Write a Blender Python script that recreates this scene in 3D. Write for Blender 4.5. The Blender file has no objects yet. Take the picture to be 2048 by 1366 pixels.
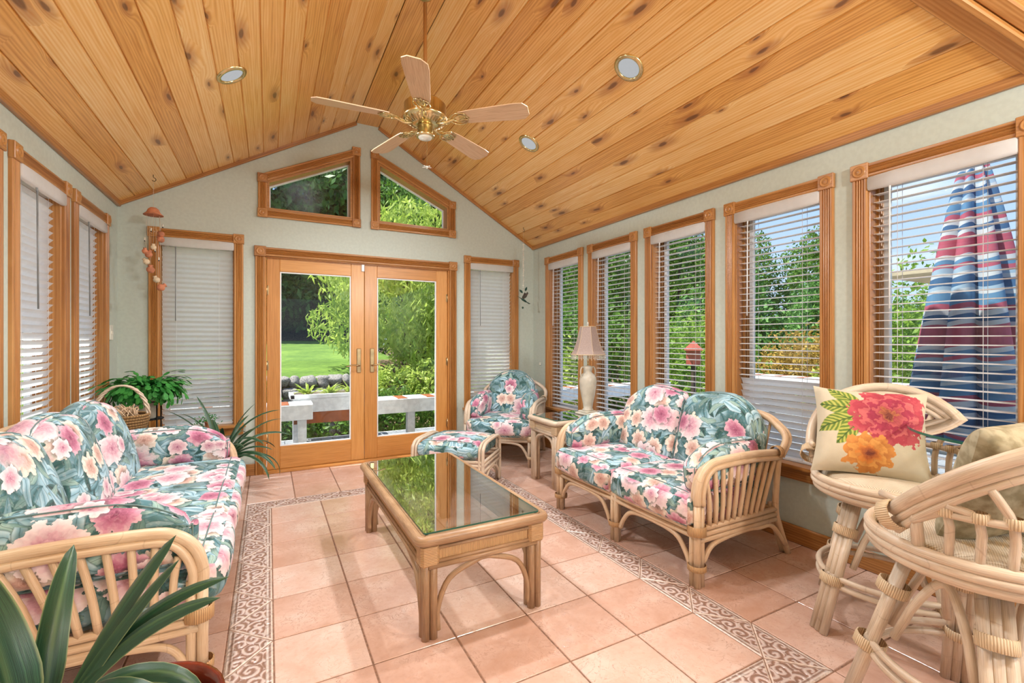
import bpy, math, random
import numpy as np
from mathutils import Vector, Matrix
from mathutils.geometry import tessellate_polygon
random.seed(7); RNG = np.random.default_rng(7)
SC = bpy.context.scene
COL = SC.collection
PI = math.pi

# ------------------------------------------------------------------ camera
cam_d = bpy.data.cameras.new('camera'); cam = bpy.data.objects.new('camera', cam_d); COL.objects.link(cam)
cam_d.sensor_fit = 'HORIZONTAL'; cam_d.sensor_width = 36.0
cam_d.lens = 36.0 * 919 / 2048
cam_d.shift_y = -3.0 / 2048
cam_d.clip_start = 0.05; cam_d.clip_end = 300
TH = math.atan(487 / 919)
cam.location = (0, 0, 1.27); cam.rotation_euler = (PI / 2, 0, -TH)
SC.camera = cam

# ------------------------------------------------------------------ look, world, sun
SC.view_settings.view_transform = 'Standard'
SC.view_settings.look = 'None'
SC.view_settings.gamma = 1.0
SC.view_settings.use_curve_mapping = False
SC.view_settings.exposure = .95
SKY_STRENGTH = .72
SUN_STRENGTH = 4.6
CAN_POWER = 60.0
FILL_POWER = 60.0

def lin(h):
    h = h.lstrip('#'); v = [int(h[i:i + 2], 16) / 255 for i in (0, 2, 4)]
    return tuple((c / 12.92 if c <= .04045 else ((c + .055) / 1.055) ** 2.4) for c in v) + (1.0,)

world = bpy.data.worlds.new('sky'); SC.world = world; world.use_nodes = True
wn = world.node_tree; wn.nodes.clear()
wo = wn.nodes.new('ShaderNodeOutputWorld'); wb = wn.nodes.new('ShaderNodeBackground')
wt = wn.nodes.new('ShaderNodeTexCoord'); wsep = wn.nodes.new('ShaderNodeSeparateXYZ')
wr = wn.nodes.new('ShaderNodeValToRGB')
wn.links.new(wt.outputs['Generated'], wsep.inputs[0]); wn.links.new(wsep.outputs['Z'], wr.inputs[0])
wr.color_ramp.elements[0].position = 0.0; wr.color_ramp.elements[0].color = lin('#c9dbf2')
wr.color_ramp.elements[1].position = 0.75; wr.color_ramp.elements[1].color = lin('#6f9fe8')
e = wr.color_ramp.elements.new(0.3); e.color = lin('#9fc0f0')
wcl = wn.nodes.new('ShaderNodeTexNoise'); wcl.inputs['Scale'].default_value = 3.0; wcl.inputs['Detail'].default_value = 6
wmap = wn.nodes.new('ShaderNodeMapping'); wmap.inputs['Scale'].default_value = (1, 1, 3)
wn.links.new(wt.outputs['Generated'], wmap.inputs[0]); wn.links.new(wmap.outputs[0], wcl.inputs[0])
wcr = wn.nodes.new('ShaderNodeValToRGB'); wcr.color_ramp.elements[0].position = .48; wcr.color_ramp.elements[1].position = .66
wn.links.new(wcl.outputs[0], wcr.inputs[0])
wmx = wn.nodes.new('ShaderNodeMix'); wmx.data_type = 'RGBA'
wn.links.new(wcr.outputs[0], wmx.inputs[0]); wn.links.new(wr.outputs[0], wmx.inputs[6]); wmx.inputs[7].default_value = (1, 1, 1, 1)
wn.links.new(wmx.outputs[2], wb.inputs[0]); wb.inputs[1].default_value = SKY_STRENGTH
wn.links.new(wb.outputs[0], wo.inputs[0])

sun_d = bpy.data.lights.new('sun', 'SUN'); sun_d.energy = SUN_STRENGTH; sun_d.angle = math.radians(1.0)
sun_d.color = (1, .95, .86)
sun = bpy.data.objects.new('sun', sun_d); COL.objects.link(sun); sun.location = (-6, 4, 14)
sun.rotation_euler = Vector((-.45, .22, 1)).to_track_quat('Z', 'Y').to_euler()

# ------------------------------------------------------------------ room numbers
XL, XR, YE, YB = -1.119, 2.926, 4.95, -2.6
EZ, RZ, RX0, RX1 = 2.42, 3.52, .80, 1.03
KL = (RZ - EZ) / (RX0 - XL); KR = (RZ - EZ) / (XR - RX1)
WT = .16

# ------------------------------------------------------------------ node maths
class S:
    def __init__(s, nt, o): s.nt = nt; s.o = o
    def __add__(a, b): return mth(a.nt, 'ADD', a, b)
    def __radd__(a, b): return mth(a.nt, 'ADD', a, b)
    def __sub__(a, b): return mth(a.nt, 'SUBTRACT', a, b)
    def __rsub__(a, b): return mth(a.nt, 'SUBTRACT', b, a)
    def __mul__(a, b): return mth(a.nt, 'MULTIPLY', a, b)
    def __rmul__(a, b): return mth(a.nt, 'MULTIPLY', a, b)
    def __truediv__(a, b): return mth(a.nt, 'DIVIDE', a, b)
def put(nt, sock, v):
    if isinstance(v, S): nt.links.new(v.o, sock)
    elif hasattr(v, 'is_output'): nt.links.new(v, sock)
    elif v is not None: sock.default_value = v
def mth(nt, op, a, b=None, c=None, clamp=False):
    n = nt.nodes.new('ShaderNodeMath'); n.operation = op; n.use_clamp = clamp
    put(nt, n.inputs[0], a)
    if b is not None: put(nt, n.inputs[1], b)
    if c is not None: put(nt, n.inputs[2], c)
    return S(nt, n.outputs[0])
def vmath(nt, op, a, b=None, scale=None):
    n = nt.nodes.new('ShaderNodeVectorMath'); n.operation = op; put(nt, n.inputs[0], a)
    if b is not None: put(nt, n.inputs[1], b)
    if scale is not None: put(nt, n.inputs['Scale'], scale)
    return S(nt, n.outputs['Value'] if op in ('LENGTH', 'DOT_PRODUCT') else n.outputs[0])
def sep(nt, v):
    n = nt.nodes.new('ShaderNodeSeparateXYZ'); put(nt, n.inputs[0], v); return [S(nt, o) for o in n.outputs]
def comb(nt, x=0, y=0, z=0):
    n = nt.nodes.new('ShaderNodeCombineXYZ')
    for i, v in enumerate((x, y, z)): put(nt, n.inputs[i], v)
    return S(nt, n.outputs[0])
def mix(nt, f, a, b, mode='MIX'):
    n = nt.nodes.new('ShaderNodeMix'); n.data_type = 'RGBA'; n.blend_type = mode
    put(nt, n.inputs[0], f); put(nt, n.inputs[6], a); put(nt, n.inputs[7], b); return S(nt, n.outputs[2])
def noise(nt, v, scale=5, detail=3, rough=.5, dist=0.0, dim='3D'):
    n = nt.nodes.new('ShaderNodeTexNoise'); n.noise_dimensions = dim
    put(nt, n.inputs['Vector'], v); put(nt, n.inputs['Scale'], scale)
    put(nt, n.inputs['Detail'], detail); put(nt, n.inputs['Roughness'], rough); put(nt, n.inputs['Distortion'], dist)
    return S(nt, n.outputs[0]), S(nt, n.outputs[1])
def voro(nt, v, scale=1, rand=1.0, dim='2D', feat='F1'):
    n = nt.nodes.new('ShaderNodeTexVoronoi'); n.voronoi_dimensions = dim; n.feature = feat
    put(nt, n.inputs['Vector'], v); put(nt, n.inputs['Scale'], scale); put(nt, n.inputs['Randomness'], rand); return n
def ramp(nt, f, stops, interp='LINEAR'):
    n = nt.nodes.new('ShaderNodeValToRGB'); n.color_ramp.interpolation = interp; put(nt, n.inputs[0], f)
    el = n.color_ramp.elements
    el[0].position, el[0].color = stops[0]; el[1].position, el[1].color = stops[-1]
    for p, c in stops[1:-1]:
        x = el.new(p); x.color = c
    return S(nt, n.outputs[0])
def smooth(nt, x, lo, hi, to0=0.0, to1=1.0):
    n = nt.nodes.new('ShaderNodeMapRange'); n.interpolation_type = 'SMOOTHSTEP'
    put(nt, n.inputs[0], x); put(nt, n.inputs[1], lo); put(nt, n.inputs[2], hi)
    n.inputs[3].default_value = to0; n.inputs[4].default_value = to1
    return S(nt, n.outputs[0])
def scaled(nt, v, sx, sy, sz=1, loc=(0, 0, 0)):
    n = nt.nodes.new('ShaderNodeMapping'); put(nt, n.inputs[0], v)
    n.inputs['Scale'].default_value = (sx, sy, sz); n.inputs['Location'].default_value = loc
    return S(nt, n.outputs[0])
def tex(nt, which='UV'):
    n = nt.nodes.new('ShaderNodeTexCoord'); return S(nt, n.outputs[which])

MATS = {}
def newmat(name):
    m = bpy.data.materials.new(name); m.use_nodes = True; nt = m.node_tree
    b = nt.nodes['Principled BSDF']; MATS[name] = m
    return m, nt, b
def bump(nt, b, h, strength=.3, dist=.01):
    n = nt.nodes.new('ShaderNodeBump'); n.inputs['Strength'].default_value = strength; n.inputs['Distance'].default_value = dist
    put(nt, n.inputs['Height'], h); nt.links.new(n.outputs[0], b.inputs['Normal'])
def simple(name, c, rough=.5, metal=0.0, var=.08, scale=8, coord='Object', bumps=0, trans=0, spec=None, c2=None):
    m, nt, b = newmat(name)
    f, _ = noise(nt, tex(nt, coord), scale, 4)
    A = lin(c) if isinstance(c, str) else c
    B = lin(c2) if c2 else tuple(min(1, x * (1 - var * 2)) for x in A[:3]) + (1,)
    A2 = A if c2 else tuple(min(1, x * (1 + var)) for x in A[:3]) + (1,)
    col = mix(nt, smooth(nt, f, .35, .65), B, A2)
    put(nt, b.inputs['Base Color'], col); b.inputs['Roughness'].default_value = rough; b.inputs['Metallic'].default_value = metal
    if spec is not None: b.inputs['Specular IOR Level'].default_value = spec
    if bumps: bump(nt, b, f, bumps, .004)
    if trans:
        t = nt.nodes.new('ShaderNodeBsdfTranslucent'); put(nt, t.inputs[0], col)
        mx = nt.nodes.new('ShaderNodeMixShader'); mx.inputs[0].default_value = trans
        o = nt.nodes['Material Output']
        nt.links.new(b.outputs[0], mx.inputs[1]); nt.links.new(t.outputs[0], mx.inputs[2]); nt.links.new(mx.outputs[0], o.inputs[0])
    return m

def wood(name, light, mid, dark, grain=1.0, knots=0.0, rough=.3, board=0.0, coat=0.0, tonevar=.5):
    """UV: u along the grain in metres, v across; each board sits on its own integer band of v."""
    m, nt, b = newmat(name); uv = tex(nt)
    x, y, _ = sep(nt, uv)
    idx = mth(nt, 'FLOOR', y)
    wnz = nt.nodes.new('ShaderNodeTexWhiteNoise'); wnz.noise_dimensions = '1D'; put(nt, wnz.inputs['W'], idx)
    rnd = S(nt, wnz.outputs[0])
    kv = comb(nt, x * 2.3, y * 7.5, 0)
    kd = None
    gy = y
    if knots:
        nn, _ = noise(nt, comb(nt, x * 3, y * 9), 1.5, 2)
        v = voro(nt, vmath(nt, 'ADD', kv, comb(nt, nn * .25, nn * .2)), 1, .9)
        d = S(nt, v.outputs['Distance']); r1, r2, r3 = sep(nt, v.outputs['Color'])
        siz = r2 * .10 + .05
        kd = d / siz
        pres = smooth(nt, r1, 1 - knots - .02, 1 - knots)
        gy = y + pres * (0.05 * mth(nt, 'EXPONENT', kd * kd * -.12)) 
    g1, _ = noise(nt, comb(nt, x * .9 + idx * 7.3, gy * 16, 0), 3.0 * grain, 3, .55, .6)
    g2, _ = noise(nt, comb(nt, x * 2.2, gy * 110, idx), 3.0 * grain, 3, .6)
    w = nt.nodes.new('ShaderNodeTexWave'); w.wave_type = 'BANDS'; w.bands_direction = 'Y'
    put(nt, w.inputs['Vector'], comb(nt, x * .6 + idx * 3.1, gy * 9, 0)); w.inputs['Scale'].default_value = 2.2 * grain
    w.inputs['Distortion'].default_value = 7.0; w.inputs['Detail'].default_value = 2.0; w.inputs['Detail Scale'].default_value = .9
    wv = S(nt, w.outputs[1])
    f = g1 * .62 + wv * .2 + (rnd - .5) * tonevar * .6 + .02
    col = ramp(nt, f, [(.08, lin(dark)), (.42, lin(mid)), (.8, lin(light))])
    col = mix(nt, smooth(nt, g2, .5, .75) * .2, col, lin(dark))
    if knots:
        halo = pres * smooth(nt, kd, 1.0, 3.2, 1, 0) * .5
        col = mix(nt, halo, col, lin('#9a5423'))
        core = pres * smooth(nt, kd, .5, 1.05, 1, 0) * .7
        col = mix(nt, core, col, lin('#4a2110'))
    put(nt, b.inputs['Base Color'], col); b.inputs['Roughness'].default_value = rough
    b.inputs['Coat Weight'].default_value = coat; b.inputs['Coat Roughness'].default_value = .22
    bump(nt, b, g2, .06, .002)
    return m

# ------------------------------------------------------------------ materials
wood('pine_ceiling', '#f5d296', '#e7b062', '#c58639', knots=.26, rough=.32, coat=.35, tonevar=.6)
wood('pine_trim', '#cc985c', '#b0783e', '#885426', knots=0, rough=.35, coat=.2)
wood('fir_door', '#dca35e', '#c68844', '#a4692a', knots=0, rough=.35, coat=.25, grain=1.4)
wood('fan_oak', '#ecd4b4', '#d8b48e', '#94694a', rough=.35, grain=2.2)
simple('wall_paint', '#c1cabf', .75, var=.02, scale=40, bumps=.05)
simple('border_edge', '#d9c6b8', .3, var=.1, scale=60)
simple('wand_grey', '#8f9496', .4)
simple('white_vinyl', '#eceff0', .4, var=.02)
simple('white_paint', '#e6e8ea', .6, var=.05, scale=20)
simple('grout', '#8f6a54', .8, var=.15, scale=60)
simple('brass', '#dccb98', .2, 1.0, var=.1)
simple('pewter_brass', '#b9a27a', .3, 1.0, var=.1)
simple('steel', '#8c8c88', .3, 1.0)
simple('dark_iron', '#23211e', .5, .6)
simple('terracotta', '#c9825f', .7, var=.12, scale=30, bumps=.1)
simple('terracotta_cream', '#e2cfae', .7, var=.08, scale=30)
simple('black_bead', '#1a1716', .5)
simple('glazed_pot', '#7a2c16', .15, var=.2, scale=10)
simple('cream_ceramic', '#cfc9b8', .35, var=.06, scale=14, bumps=.05)
simple('lamp_fabric', '#b5a096', .8, var=.05, scale=120, trans=.25)
simple('cream_plastic', '#e4e2d4', .4)
simple('string', '#d8c9b4', .8)
simple('soil', '#3a2a1e', .9, var=.3, scale=80, bumps=.5)
simple('mulch', '#5d4a38', .95, c2='#8a745a', scale=14, bumps=.6)
simple('deck_grey', '#8b8e93', .7, var=.1, scale=20)
simple('brown_board', '#a0582f', .6, var=.1)
simple('rock', '#a39d97', .85, c2='#77716d', scale=6, bumps=.6)
simple('bark', '#4b3a2c', .9, c2='#2c2119', scale=9, bumps=.6)
simple('roof_shingle', '#6d655c', .9, var=.2, scale=30)
simple('siding', '#e9e7e0', .7, var=.03)
simple('bird_wing', '#5a4a3e', .5, c2='#2f3a33', scale=60)
simple('bird_green', '#24493a', .4, var=.2, scale=40)
simple('hook_metal', '#5b4630', .4, .7)
simple('red_house', '#a4493a', .7)
simple('canvas_tan', '#cfc0a2', .8, trans=.2)
simple('beige_leather', '#b3aa8f', .9, c2='#8f8568', scale=30, bumps=.15)

def leafmat(name, a, b_, trans=.35, scale=3.0, rough=.5, coord='Object'):
    m, nt, b = newmat(name)
    f, _ = noise(nt, tex(nt, coord), scale, 5, .6)
    f2, _ = noise(nt, tex(nt, coord), scale * 14, 2)
    col = mix(nt, smooth(nt, f * .65 + f2 * .35, .36, .62), lin(a), lin(b_))
    put(nt, b.inputs['Base Color'], col); b.inputs['Roughness'].default_value = rough
    b.inputs['Specular IOR Level'].default_value = .3
    t = nt.nodes.new('ShaderNodeBsdfTranslucent'); put(nt, t.inputs[0], col)
    mx = nt.nodes.new('ShaderNodeMixShader'); mx.inputs[0].default_value = trans
    o = nt.nodes['Material Output']
    nt.links.new(b.outputs[0], mx.inputs[1]); nt.links.new(t.outputs[0], mx.inputs[2]); nt.links.new(mx.outputs[0], o.inputs[0])
leafmat('leaf_evergreen', '#25441f', '#5f8a45', .25)
leafmat('leaf_mid', '#3d6a26', '#7fa645', .35)
leafmat('leaf_pine', '#3c6b35', '#84b35a', .3)
leafmat('leaf_peach', '#85a836', '#d2df74', .5)
leafmat('leaf_gold', '#9a7a35', '#c9a957', .35)
leafmat('leaf_shrub', '#4c7a28', '#a0c050', .4)
leafmat('leaf_lime', '#8fae3c', '#d2de78', .4)
leafmat('leaf_cactus', '#1f6a2a', '#4fa348', .2, 14)

def clivia_mat():
    m, nt, b = newmat('leaf_clivia'); uv = tex(nt); x, y, _ = sep(nt, uv)
    g, _ = noise(nt, comb(nt, x * 2, y * 60), 3, 3)
    col = mix(nt, smooth(nt, g, .35, .7), lin('#1a3526'), lin('#3c6847'))
    rib = smooth(nt, mth(nt, 'ABSOLUTE', y - .5), 0, .12, 1, 0) * .5
    col = mix(nt, rib * .6, col, lin('#7fa06a'))
    edge = smooth(nt, mth(nt, 'ABSOLUTE', y - .5), .44, .5) * .5
    col = mix(nt, edge, col, lin('#b9c48a'))
    put(nt, b.inputs['Base Color'], col); b.inputs['Roughness'].default_value = .28
    bump(nt, b, g, .25, .002)
clivia_mat()
def husk():
    m, nt, b = newmat('dry_leaf'); uv = tex(nt); x, y, _ = sep(nt, uv)
    g, _ = noise(nt, comb(nt, x * 3, y * 30), 3, 4)
    put(nt, b.inputs['Base Color'], ramp(nt, g, [(.3, lin('#5c4022')), (.5, lin('#a98250')), (.7, lin('#d8bf90'))])); b.inputs['Roughness'].default_value = .7
husk()

def rattan(name, light, mid, dark, rough=.38):
    m, nt, b = newmat(name); uv = tex(nt); x, y, _ = sep(nt, uv)
    g, _ = noise(nt, comb(nt, x * 3, y * 9), 4, 4, .6)
    g2, _ = noise(nt, tex(nt, 'Object'), 5, 3)
    col = ramp(nt, g * .6 + g2 * .4, [(.3, lin(dark)), (.5, lin(mid)), (.68, lin(light))])
    nod = mth(nt, 'FRACT', x * 3.1 + g2 * .6)
    col = mix(nt, smooth(nt, mth(nt, 'ABSOLUTE', nod - .5), 0, .012, 1, 0) * .22, col, lin('#7a5233'))
    put(nt, b.inputs['Base Color'], col); b.inputs['Roughness'].default_value = rough
    bump(nt, b, g, .1, .002)
rattan('rattan', '#e9d3b4', '#d8ba98', '#b5926e')
rattan('rattan_pale', '#e6d8c4', '#d4c0a8', '#ad947a')
rattan('rattan_brown', '#c9a785', '#b08c69', '#876648')
def wrapmat(name, a, b_, freq=170):
    m, nt, b = newmat(name); uv = tex(nt); x, y, _ = sep(nt, uv)
    w = mth(nt, 'SINE', x * (freq * 2 * PI)) * .5 + .5
    g, _ = noise(nt, comb(nt, x * 80, y * 6), 2, 3)
    col = mix(nt, smooth(nt, w * .7 + g * .5, .15, .6), lin(a), lin(b_))
    put(nt, b.inputs['Base Color'], col); b.inputs['Roughness'].default_value = .5
    bump(nt, b, w, .6, .002)
wrapmat('cane_wrap', '#8d6741', '#cfa676', 150)
wrapmat('cane_wrap_pale', '#a98a66', '#e0c9a6', 150)

def weave(name, a, b_, s=90, bs=.8):
    m, nt, b = newmat(name); uv = tex(nt); x, y, _ = sep(nt, uv)
    wx = mth(nt, 'SINE', x * (s * 2 * PI)); wy = mth(nt, 'SINE', y * (s * 2 * PI))
    w = wx * wy * .5 + .5
    g, _ = noise(nt, uv, 12, 3)
    col = mix(nt, smooth(nt, w * .6 + g * .5, .2, .75), lin(a), lin(b_))
    put(nt, b.inputs['Base Color'], col); b.inputs['Roughness'].default_value = .8
    bump(nt, b, w, bs, .003)
weave('wicker', '#6b4a2a', '#c49a62', 32)
weave('seat_weave', '#bca88c', '#e4d8c4', 130, .4)

def glassmat(name, tint=(1, 1, 1, 1), refl=1.0, ior=1.45):
    m = bpy.data.materials.new(name); m.use_nodes = True; MATS[name] = m; nt = m.node_tree; nt.nodes.clear()
    o = nt.nodes.new('ShaderNodeOutputMaterial'); t = nt.nodes.new('ShaderNodeBsdfTransparent'); t.inputs[0].default_value = tint
    g = nt.nodes.new('ShaderNodeBsdfGlossy'); g.inputs['Roughness'].default_value = .0
    gm = nt.nodes.new('ShaderNodeNewGeometry'); cs = mth(nt, 'ABSOLUTE', vmath(nt, 'DOT_PRODUCT', S(nt, gm.outputs['Normal']), S(nt, gm.outputs['Incoming'])))
    f0 = ((ior - 1) / (ior + 1)) ** 2
    fr = mth(nt, 'POWER', 1 - cs, 5) * (1 - f0) + f0
    mx = nt.nodes.new('ShaderNodeMixShader')
    nt.links.new(mth(nt, 'MULTIPLY', fr, refl, clamp=True).o, mx.inputs[0])
    nt.links.new(t.outputs[0], mx.inputs[1]); nt.links.new(g.outputs[0], mx.inputs[2]); nt.links.new(mx.outputs[0], o.inputs[0])
glassmat('pane_glass', (.97, .99, .98, 1), .6)
glassmat('table_glass', (.95, .985, .975, 1), 3.0, 1.6)
glassmat('crystal', (.9, .9, .9, 1), 2.0)
glassmat('frosted_globe', (.95, .94, .92, 1), .5)
simple('glass_edge', '#2f6a5c', .1)

def blindmat():
    m, nt, b = newmat('blind_white'); b.inputs['Base Color'].default_value = lin('#f1f1ef'); b.inputs['Roughness'].default_value = .45
    f, _ = noise(nt, tex(nt, 'Object'), 30, 2)
    col = mix(nt, f, lin('#f1f1f0'), lin('#fbfbfa')); put(nt, b.inputs['Base Color'], col)
    t = nt.nodes.new('ShaderNodeBsdfTranslucent'); put(nt, t.inputs[0], col)
    mx = nt.nodes.new('ShaderNodeMixShader'); mx.inputs[0].default_value = .56
    o = nt.nodes['Material Output']
    nt.links.new(b.outputs[0], mx.inputs[1]); nt.links.new(t.outputs[0], mx.inputs[2]); nt.links.new(mx.outputs[0], o.inputs[0])
blindmat()

def emis(name, c, s):
    m = bpy.data.materials.new(name); m.use_nodes = True; MATS[name] = m; nt = m.node_tree; nt.nodes.clear()
    o = nt.nodes.new('ShaderNodeOutputMaterial'); e_ = nt.nodes.new('ShaderNodeEmission')
    f, _ = noise(nt, tex(nt, 'Object'), 60, 2)
    put(nt, e_.inputs[0], mix(nt, f, c, tuple(x * .9 for x in c[:3]) + (1,))); e_.inputs[1].default_value = s
    nt.links.new(e_.outputs[0], o.inputs[0])
emis('lamp_lens', (.86, .88, .9, 1), .3)

def tilemat():
    m, nt, b = newmat('floor_tile'); uv = tex(nt)
    at = nt.nodes.new('ShaderNodeAttribute'); at.attribute_name = 'rnd'; rnd = S(nt, at.outputs['Fac'])
    p = vmath(nt, 'ADD', uv, comb(nt, rnd * 40, rnd * 17))
    n1, _ = noise(nt, p, 5, 5, .6, .3); n2, _ = noise(nt, p, 13, 4, .6, 1.8)
    col = ramp(nt, n1 * .7 + (rnd - .5) * .25 + .15, [(.3, lin('#c69c86')), (.5, lin('#d6b09d')), (.7, lin('#e4c8b9'))])
    v = mth(nt, 'ABSOLUTE', n2 - .5)
    vein = smooth(nt, v, .0, .016, 1, 0) * smooth(nt, n1, .42, .6)
    col = mix(nt, vein * .55, col, lin('#94654b'))
    n3, _ = noise(nt, p, 45, 3, .6)
    col = mix(nt, smooth(nt, n3, .5, .7) * .2, col, lin('#b98a70'))
    put(nt, b.inputs['Base Color'], col)
    put(nt, b.inputs['Roughness'], n3 * .16 + .13)
    b.inputs['Specular IOR Level'].default_value = .75
    bump(nt, b, n2 * .7 + n3 * .3 - vein * .4, .22, .004)
tilemat()
def bordermat():
    m, nt, b = newmat('border_tile'); uv = tex(nt); x, y, _ = sep(nt, uv)   # u along strip in m, v 0..1 across
    _, nc = noise(nt, comb(nt, x * 12, y * 2), 2.4, 3)
    p = vmath(nt, 'ADD', comb(nt, x * 15, y * 2.6), vmath(nt, 'SCALE', nc, scale=.35))
    vo = voro(nt, p, 1, .55); lx, ly, _ = sep(nt, vmath(nt, 'SUBTRACT', p, vo.outputs['Position'])); c1, _, _ = sep(nt, vo.outputs['Color'])
    rr = mth(nt, 'SQRT', lx * lx + ly * ly); an = mth(nt, 'ARCTAN2', ly, lx); sg_ = smooth(nt, c1, .49, .51) * 2 - 1
    wv = mth(nt, 'SINE', rr * 15 + an * sg_ + c1 * 6) * .5 + .5
    col = ramp(nt, wv, [(.1, lin('#957463')), (.45, lin('#b3948a')), (.8, lin('#d3c0b6'))])
    ed = mth(nt, 'ABSOLUTE', y - .5)
    st = smooth(nt, ed, .33, .35)
    sw = mth(nt, 'SINE', y * 62) * .5 + .5
    col = mix(nt, st, col, mix(nt, sw, lin('#97796a'), lin('#dccdc3')))
    put(nt, b.inputs['Base Color'], col); b.inputs['Roughness'].default_value = .22
    bump(nt, b, wv, .6, .006)
bordermat()

# ---- painted-flower fabrics
def flower(nt, x, y, R, pal, ph, base, layers=((1, 7), (.84, 9), (.67, 8), (.5, 7), (.33, 6), (.18, 5)), wob=None, sm=.02, pres=None):
    r = mth(nt, 'SQRT', x * x + y * y); a = mth(nt, 'ARCTAN2', y, x)
    col = base
    for k, (q, n) in enumerate(layers):
        ca = mth(nt, 'COSINE', a * n + ph * 6.28 * (k + 1) + k * 1.3)
        pet = mth(nt, 'POWER', ca * .5 + .5, .5)
        edge = (pet * .22 + .78) * (R * q)
        if wob is not None: edge = edge + (wob - .5) * (R * .75)
        mask = smooth(nt, r - edge, -R * sm, R * sm, 1, 0)
        if pres is not None: mask = mask * pres
        t = r / edge
        shade = smooth(nt, t, .35, 1.0) * .75 + smooth(nt, ca, -1, .2) * .25
        pk = pal[min(k, len(pal) - 1)]; c = mix(nt, shade, pk[0], pk[1])
        col = mix(nt, mask, col, c)
    return col
def floralmat(name, seed=0, dark=0.0):
    m, nt, b = newmat(name); uv0 = tex(nt)
    _, nc = noise(nt, uv0, 9, 3)
    uv = vmath(nt, 'ADD', uv0, vmath(nt, 'SCALE', vmath(nt, 'SUBTRACT', nc, (.5, .5, .5)), scale=.035))
    n1, _ = noise(nt, uv, 5, 2); n2, _ = noise(nt, uv0, 60, 3)
    wob, _ = noise(nt, uv0, 42, 3)
    col = mix(nt, smooth(nt, n1, .42, .58), lin('#4a7880'), lin('#a6cbd8'))
    leafc = [('#8fb9c9', '#bcd9e2'), ('#3f7078', '#7ba8b4'), ('#1d3f40', '#3c6a66'), ('#a3bfb4', '#84a8a2')]
    for k, (sc, L, W) in enumerate([(7, .62, .2), (8.5, .6, .17), (8, .62, .14), (10, .6, .18), (7.5, .66, .16)]):
        v = voro(nt, vmath(nt, 'ADD', vmath(nt, 'SCALE', uv, scale=sc), (seed * 3.7 + k * 11.3, k * 5.1, 0)), 1, .85)
        pin = vmath(nt, 'ADD', vmath(nt, 'SCALE', uv, scale=sc), (seed * 3.7 + k * 11.3, k * 5.1, 0))
        lx, ly, _ = sep(nt, vmath(nt, 'SUBTRACT', pin, v.outputs['Position']))
        r1, r2, r3 = sep(nt, v.outputs['Color'])
        an = r1 * 6.283; c_, s_ = mth(nt, 'COSINE', an), mth(nt, 'SINE', an)
        ax = lx * c_ + ly * s_; ay = ly * c_ - lx * s_
        ay = ay + ax * ax * .5
        tt = ax / L
        wd = (1 - tt * tt) * W
        mask = smooth(nt, mth(nt, 'ABSOLUTE', ay) - wd, -.012, .012, 1, 0)
        ca, cb = leafc[k % 4]
        sh = smooth(nt, mth(nt, 'ABSOLUTE', ay), 0, W * .8)
        lc = mix(nt, sh, lin(ca), lin(cb))
        lc = mix(nt, smooth(nt, mth(nt, 'ABSOLUTE', ay), 0, .022, 1, 0) * .6, lc, lin('#1f3d3a'))
        outl = smooth(nt, mth(nt, 'ABSOLUTE', mth(nt, 'ABSOLUTE', ay) - wd), 0, .03, 1, 0) * .5
        col = mix(nt, mask, col, lc); col = mix(nt, outl * smooth(nt, mth(nt, 'ABSOLUTE', tt), .9, 1.0, 1, 0), col, lin('#24443f'))
    n4, _ = noise(nt, uv0, 4.5, 1)
    col = mix(nt, smooth(nt, n4, .46, .6) * .62, col, lin('#2a5550'))
    pink = [(lin('#bf8494'), lin('#f2e2e2')), (lin('#bb7a8c'), lin('#efd9da')), (lin('#b06c84'), lin('#e9cace')), (lin('#9c4f70'), lin('#dfb0bb'))]
    peach = [(lin('#b98c74'), lin('#efe0d0')), (lin('#bc917c'), lin('#f2e5d8')), (lin('#b98a7a'), lin('#e4cabb')), (lin('#a87668'), lin('#d8b0a2'))]
    rose = [(lin('#a65f78'), lin('#dfb2be')), (lin('#9c4f6c'), lin('#d497aa')), (lin('#8c3f5e'), lin('#c67f98')), (lin('#7a3050'), lin('#b86a86'))]
    for k, (sc, R, pal, thr) in enumerate([(6.0, .42, peach, .5), (4.3, .43, pink, .38), (5.0, .37, rose, .72), (7.2, .38, pink, .78)]):
        off = (seed * 1.9 + k * 7.7 + .3, k * 3.3 + seed, 0)
        pin = vmath(nt, 'ADD', vmath(nt, 'SCALE', uv, scale=sc), off)
        v = voro(nt, pin, 1, .62)
        lx, ly, _ = sep(nt, vmath(nt, 'SUBTRACT', pin, v.outputs['Position']))
        r1, r2, r3 = sep(nt, v.outputs['Color'])
        pres = smooth(nt, r2, thr, thr + .02)
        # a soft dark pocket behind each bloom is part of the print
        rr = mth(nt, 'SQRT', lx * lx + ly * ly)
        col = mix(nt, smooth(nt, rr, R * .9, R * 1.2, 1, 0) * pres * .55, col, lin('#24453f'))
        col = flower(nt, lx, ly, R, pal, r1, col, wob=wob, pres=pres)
    col = mix(nt, smooth(nt, n2, .5, .8) * .18, col, lin('#f4e8e0'))
    put(nt, b.inputs['Base Color'], col); b.inputs['Roughness'].default_value = .75
    b.inputs['Sheen Weight'].default_value = .1
    bump(nt, b, n1 * .5 + wob * .1, .25, .01)
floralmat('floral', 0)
floralmat('floral_b', 2)

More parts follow.
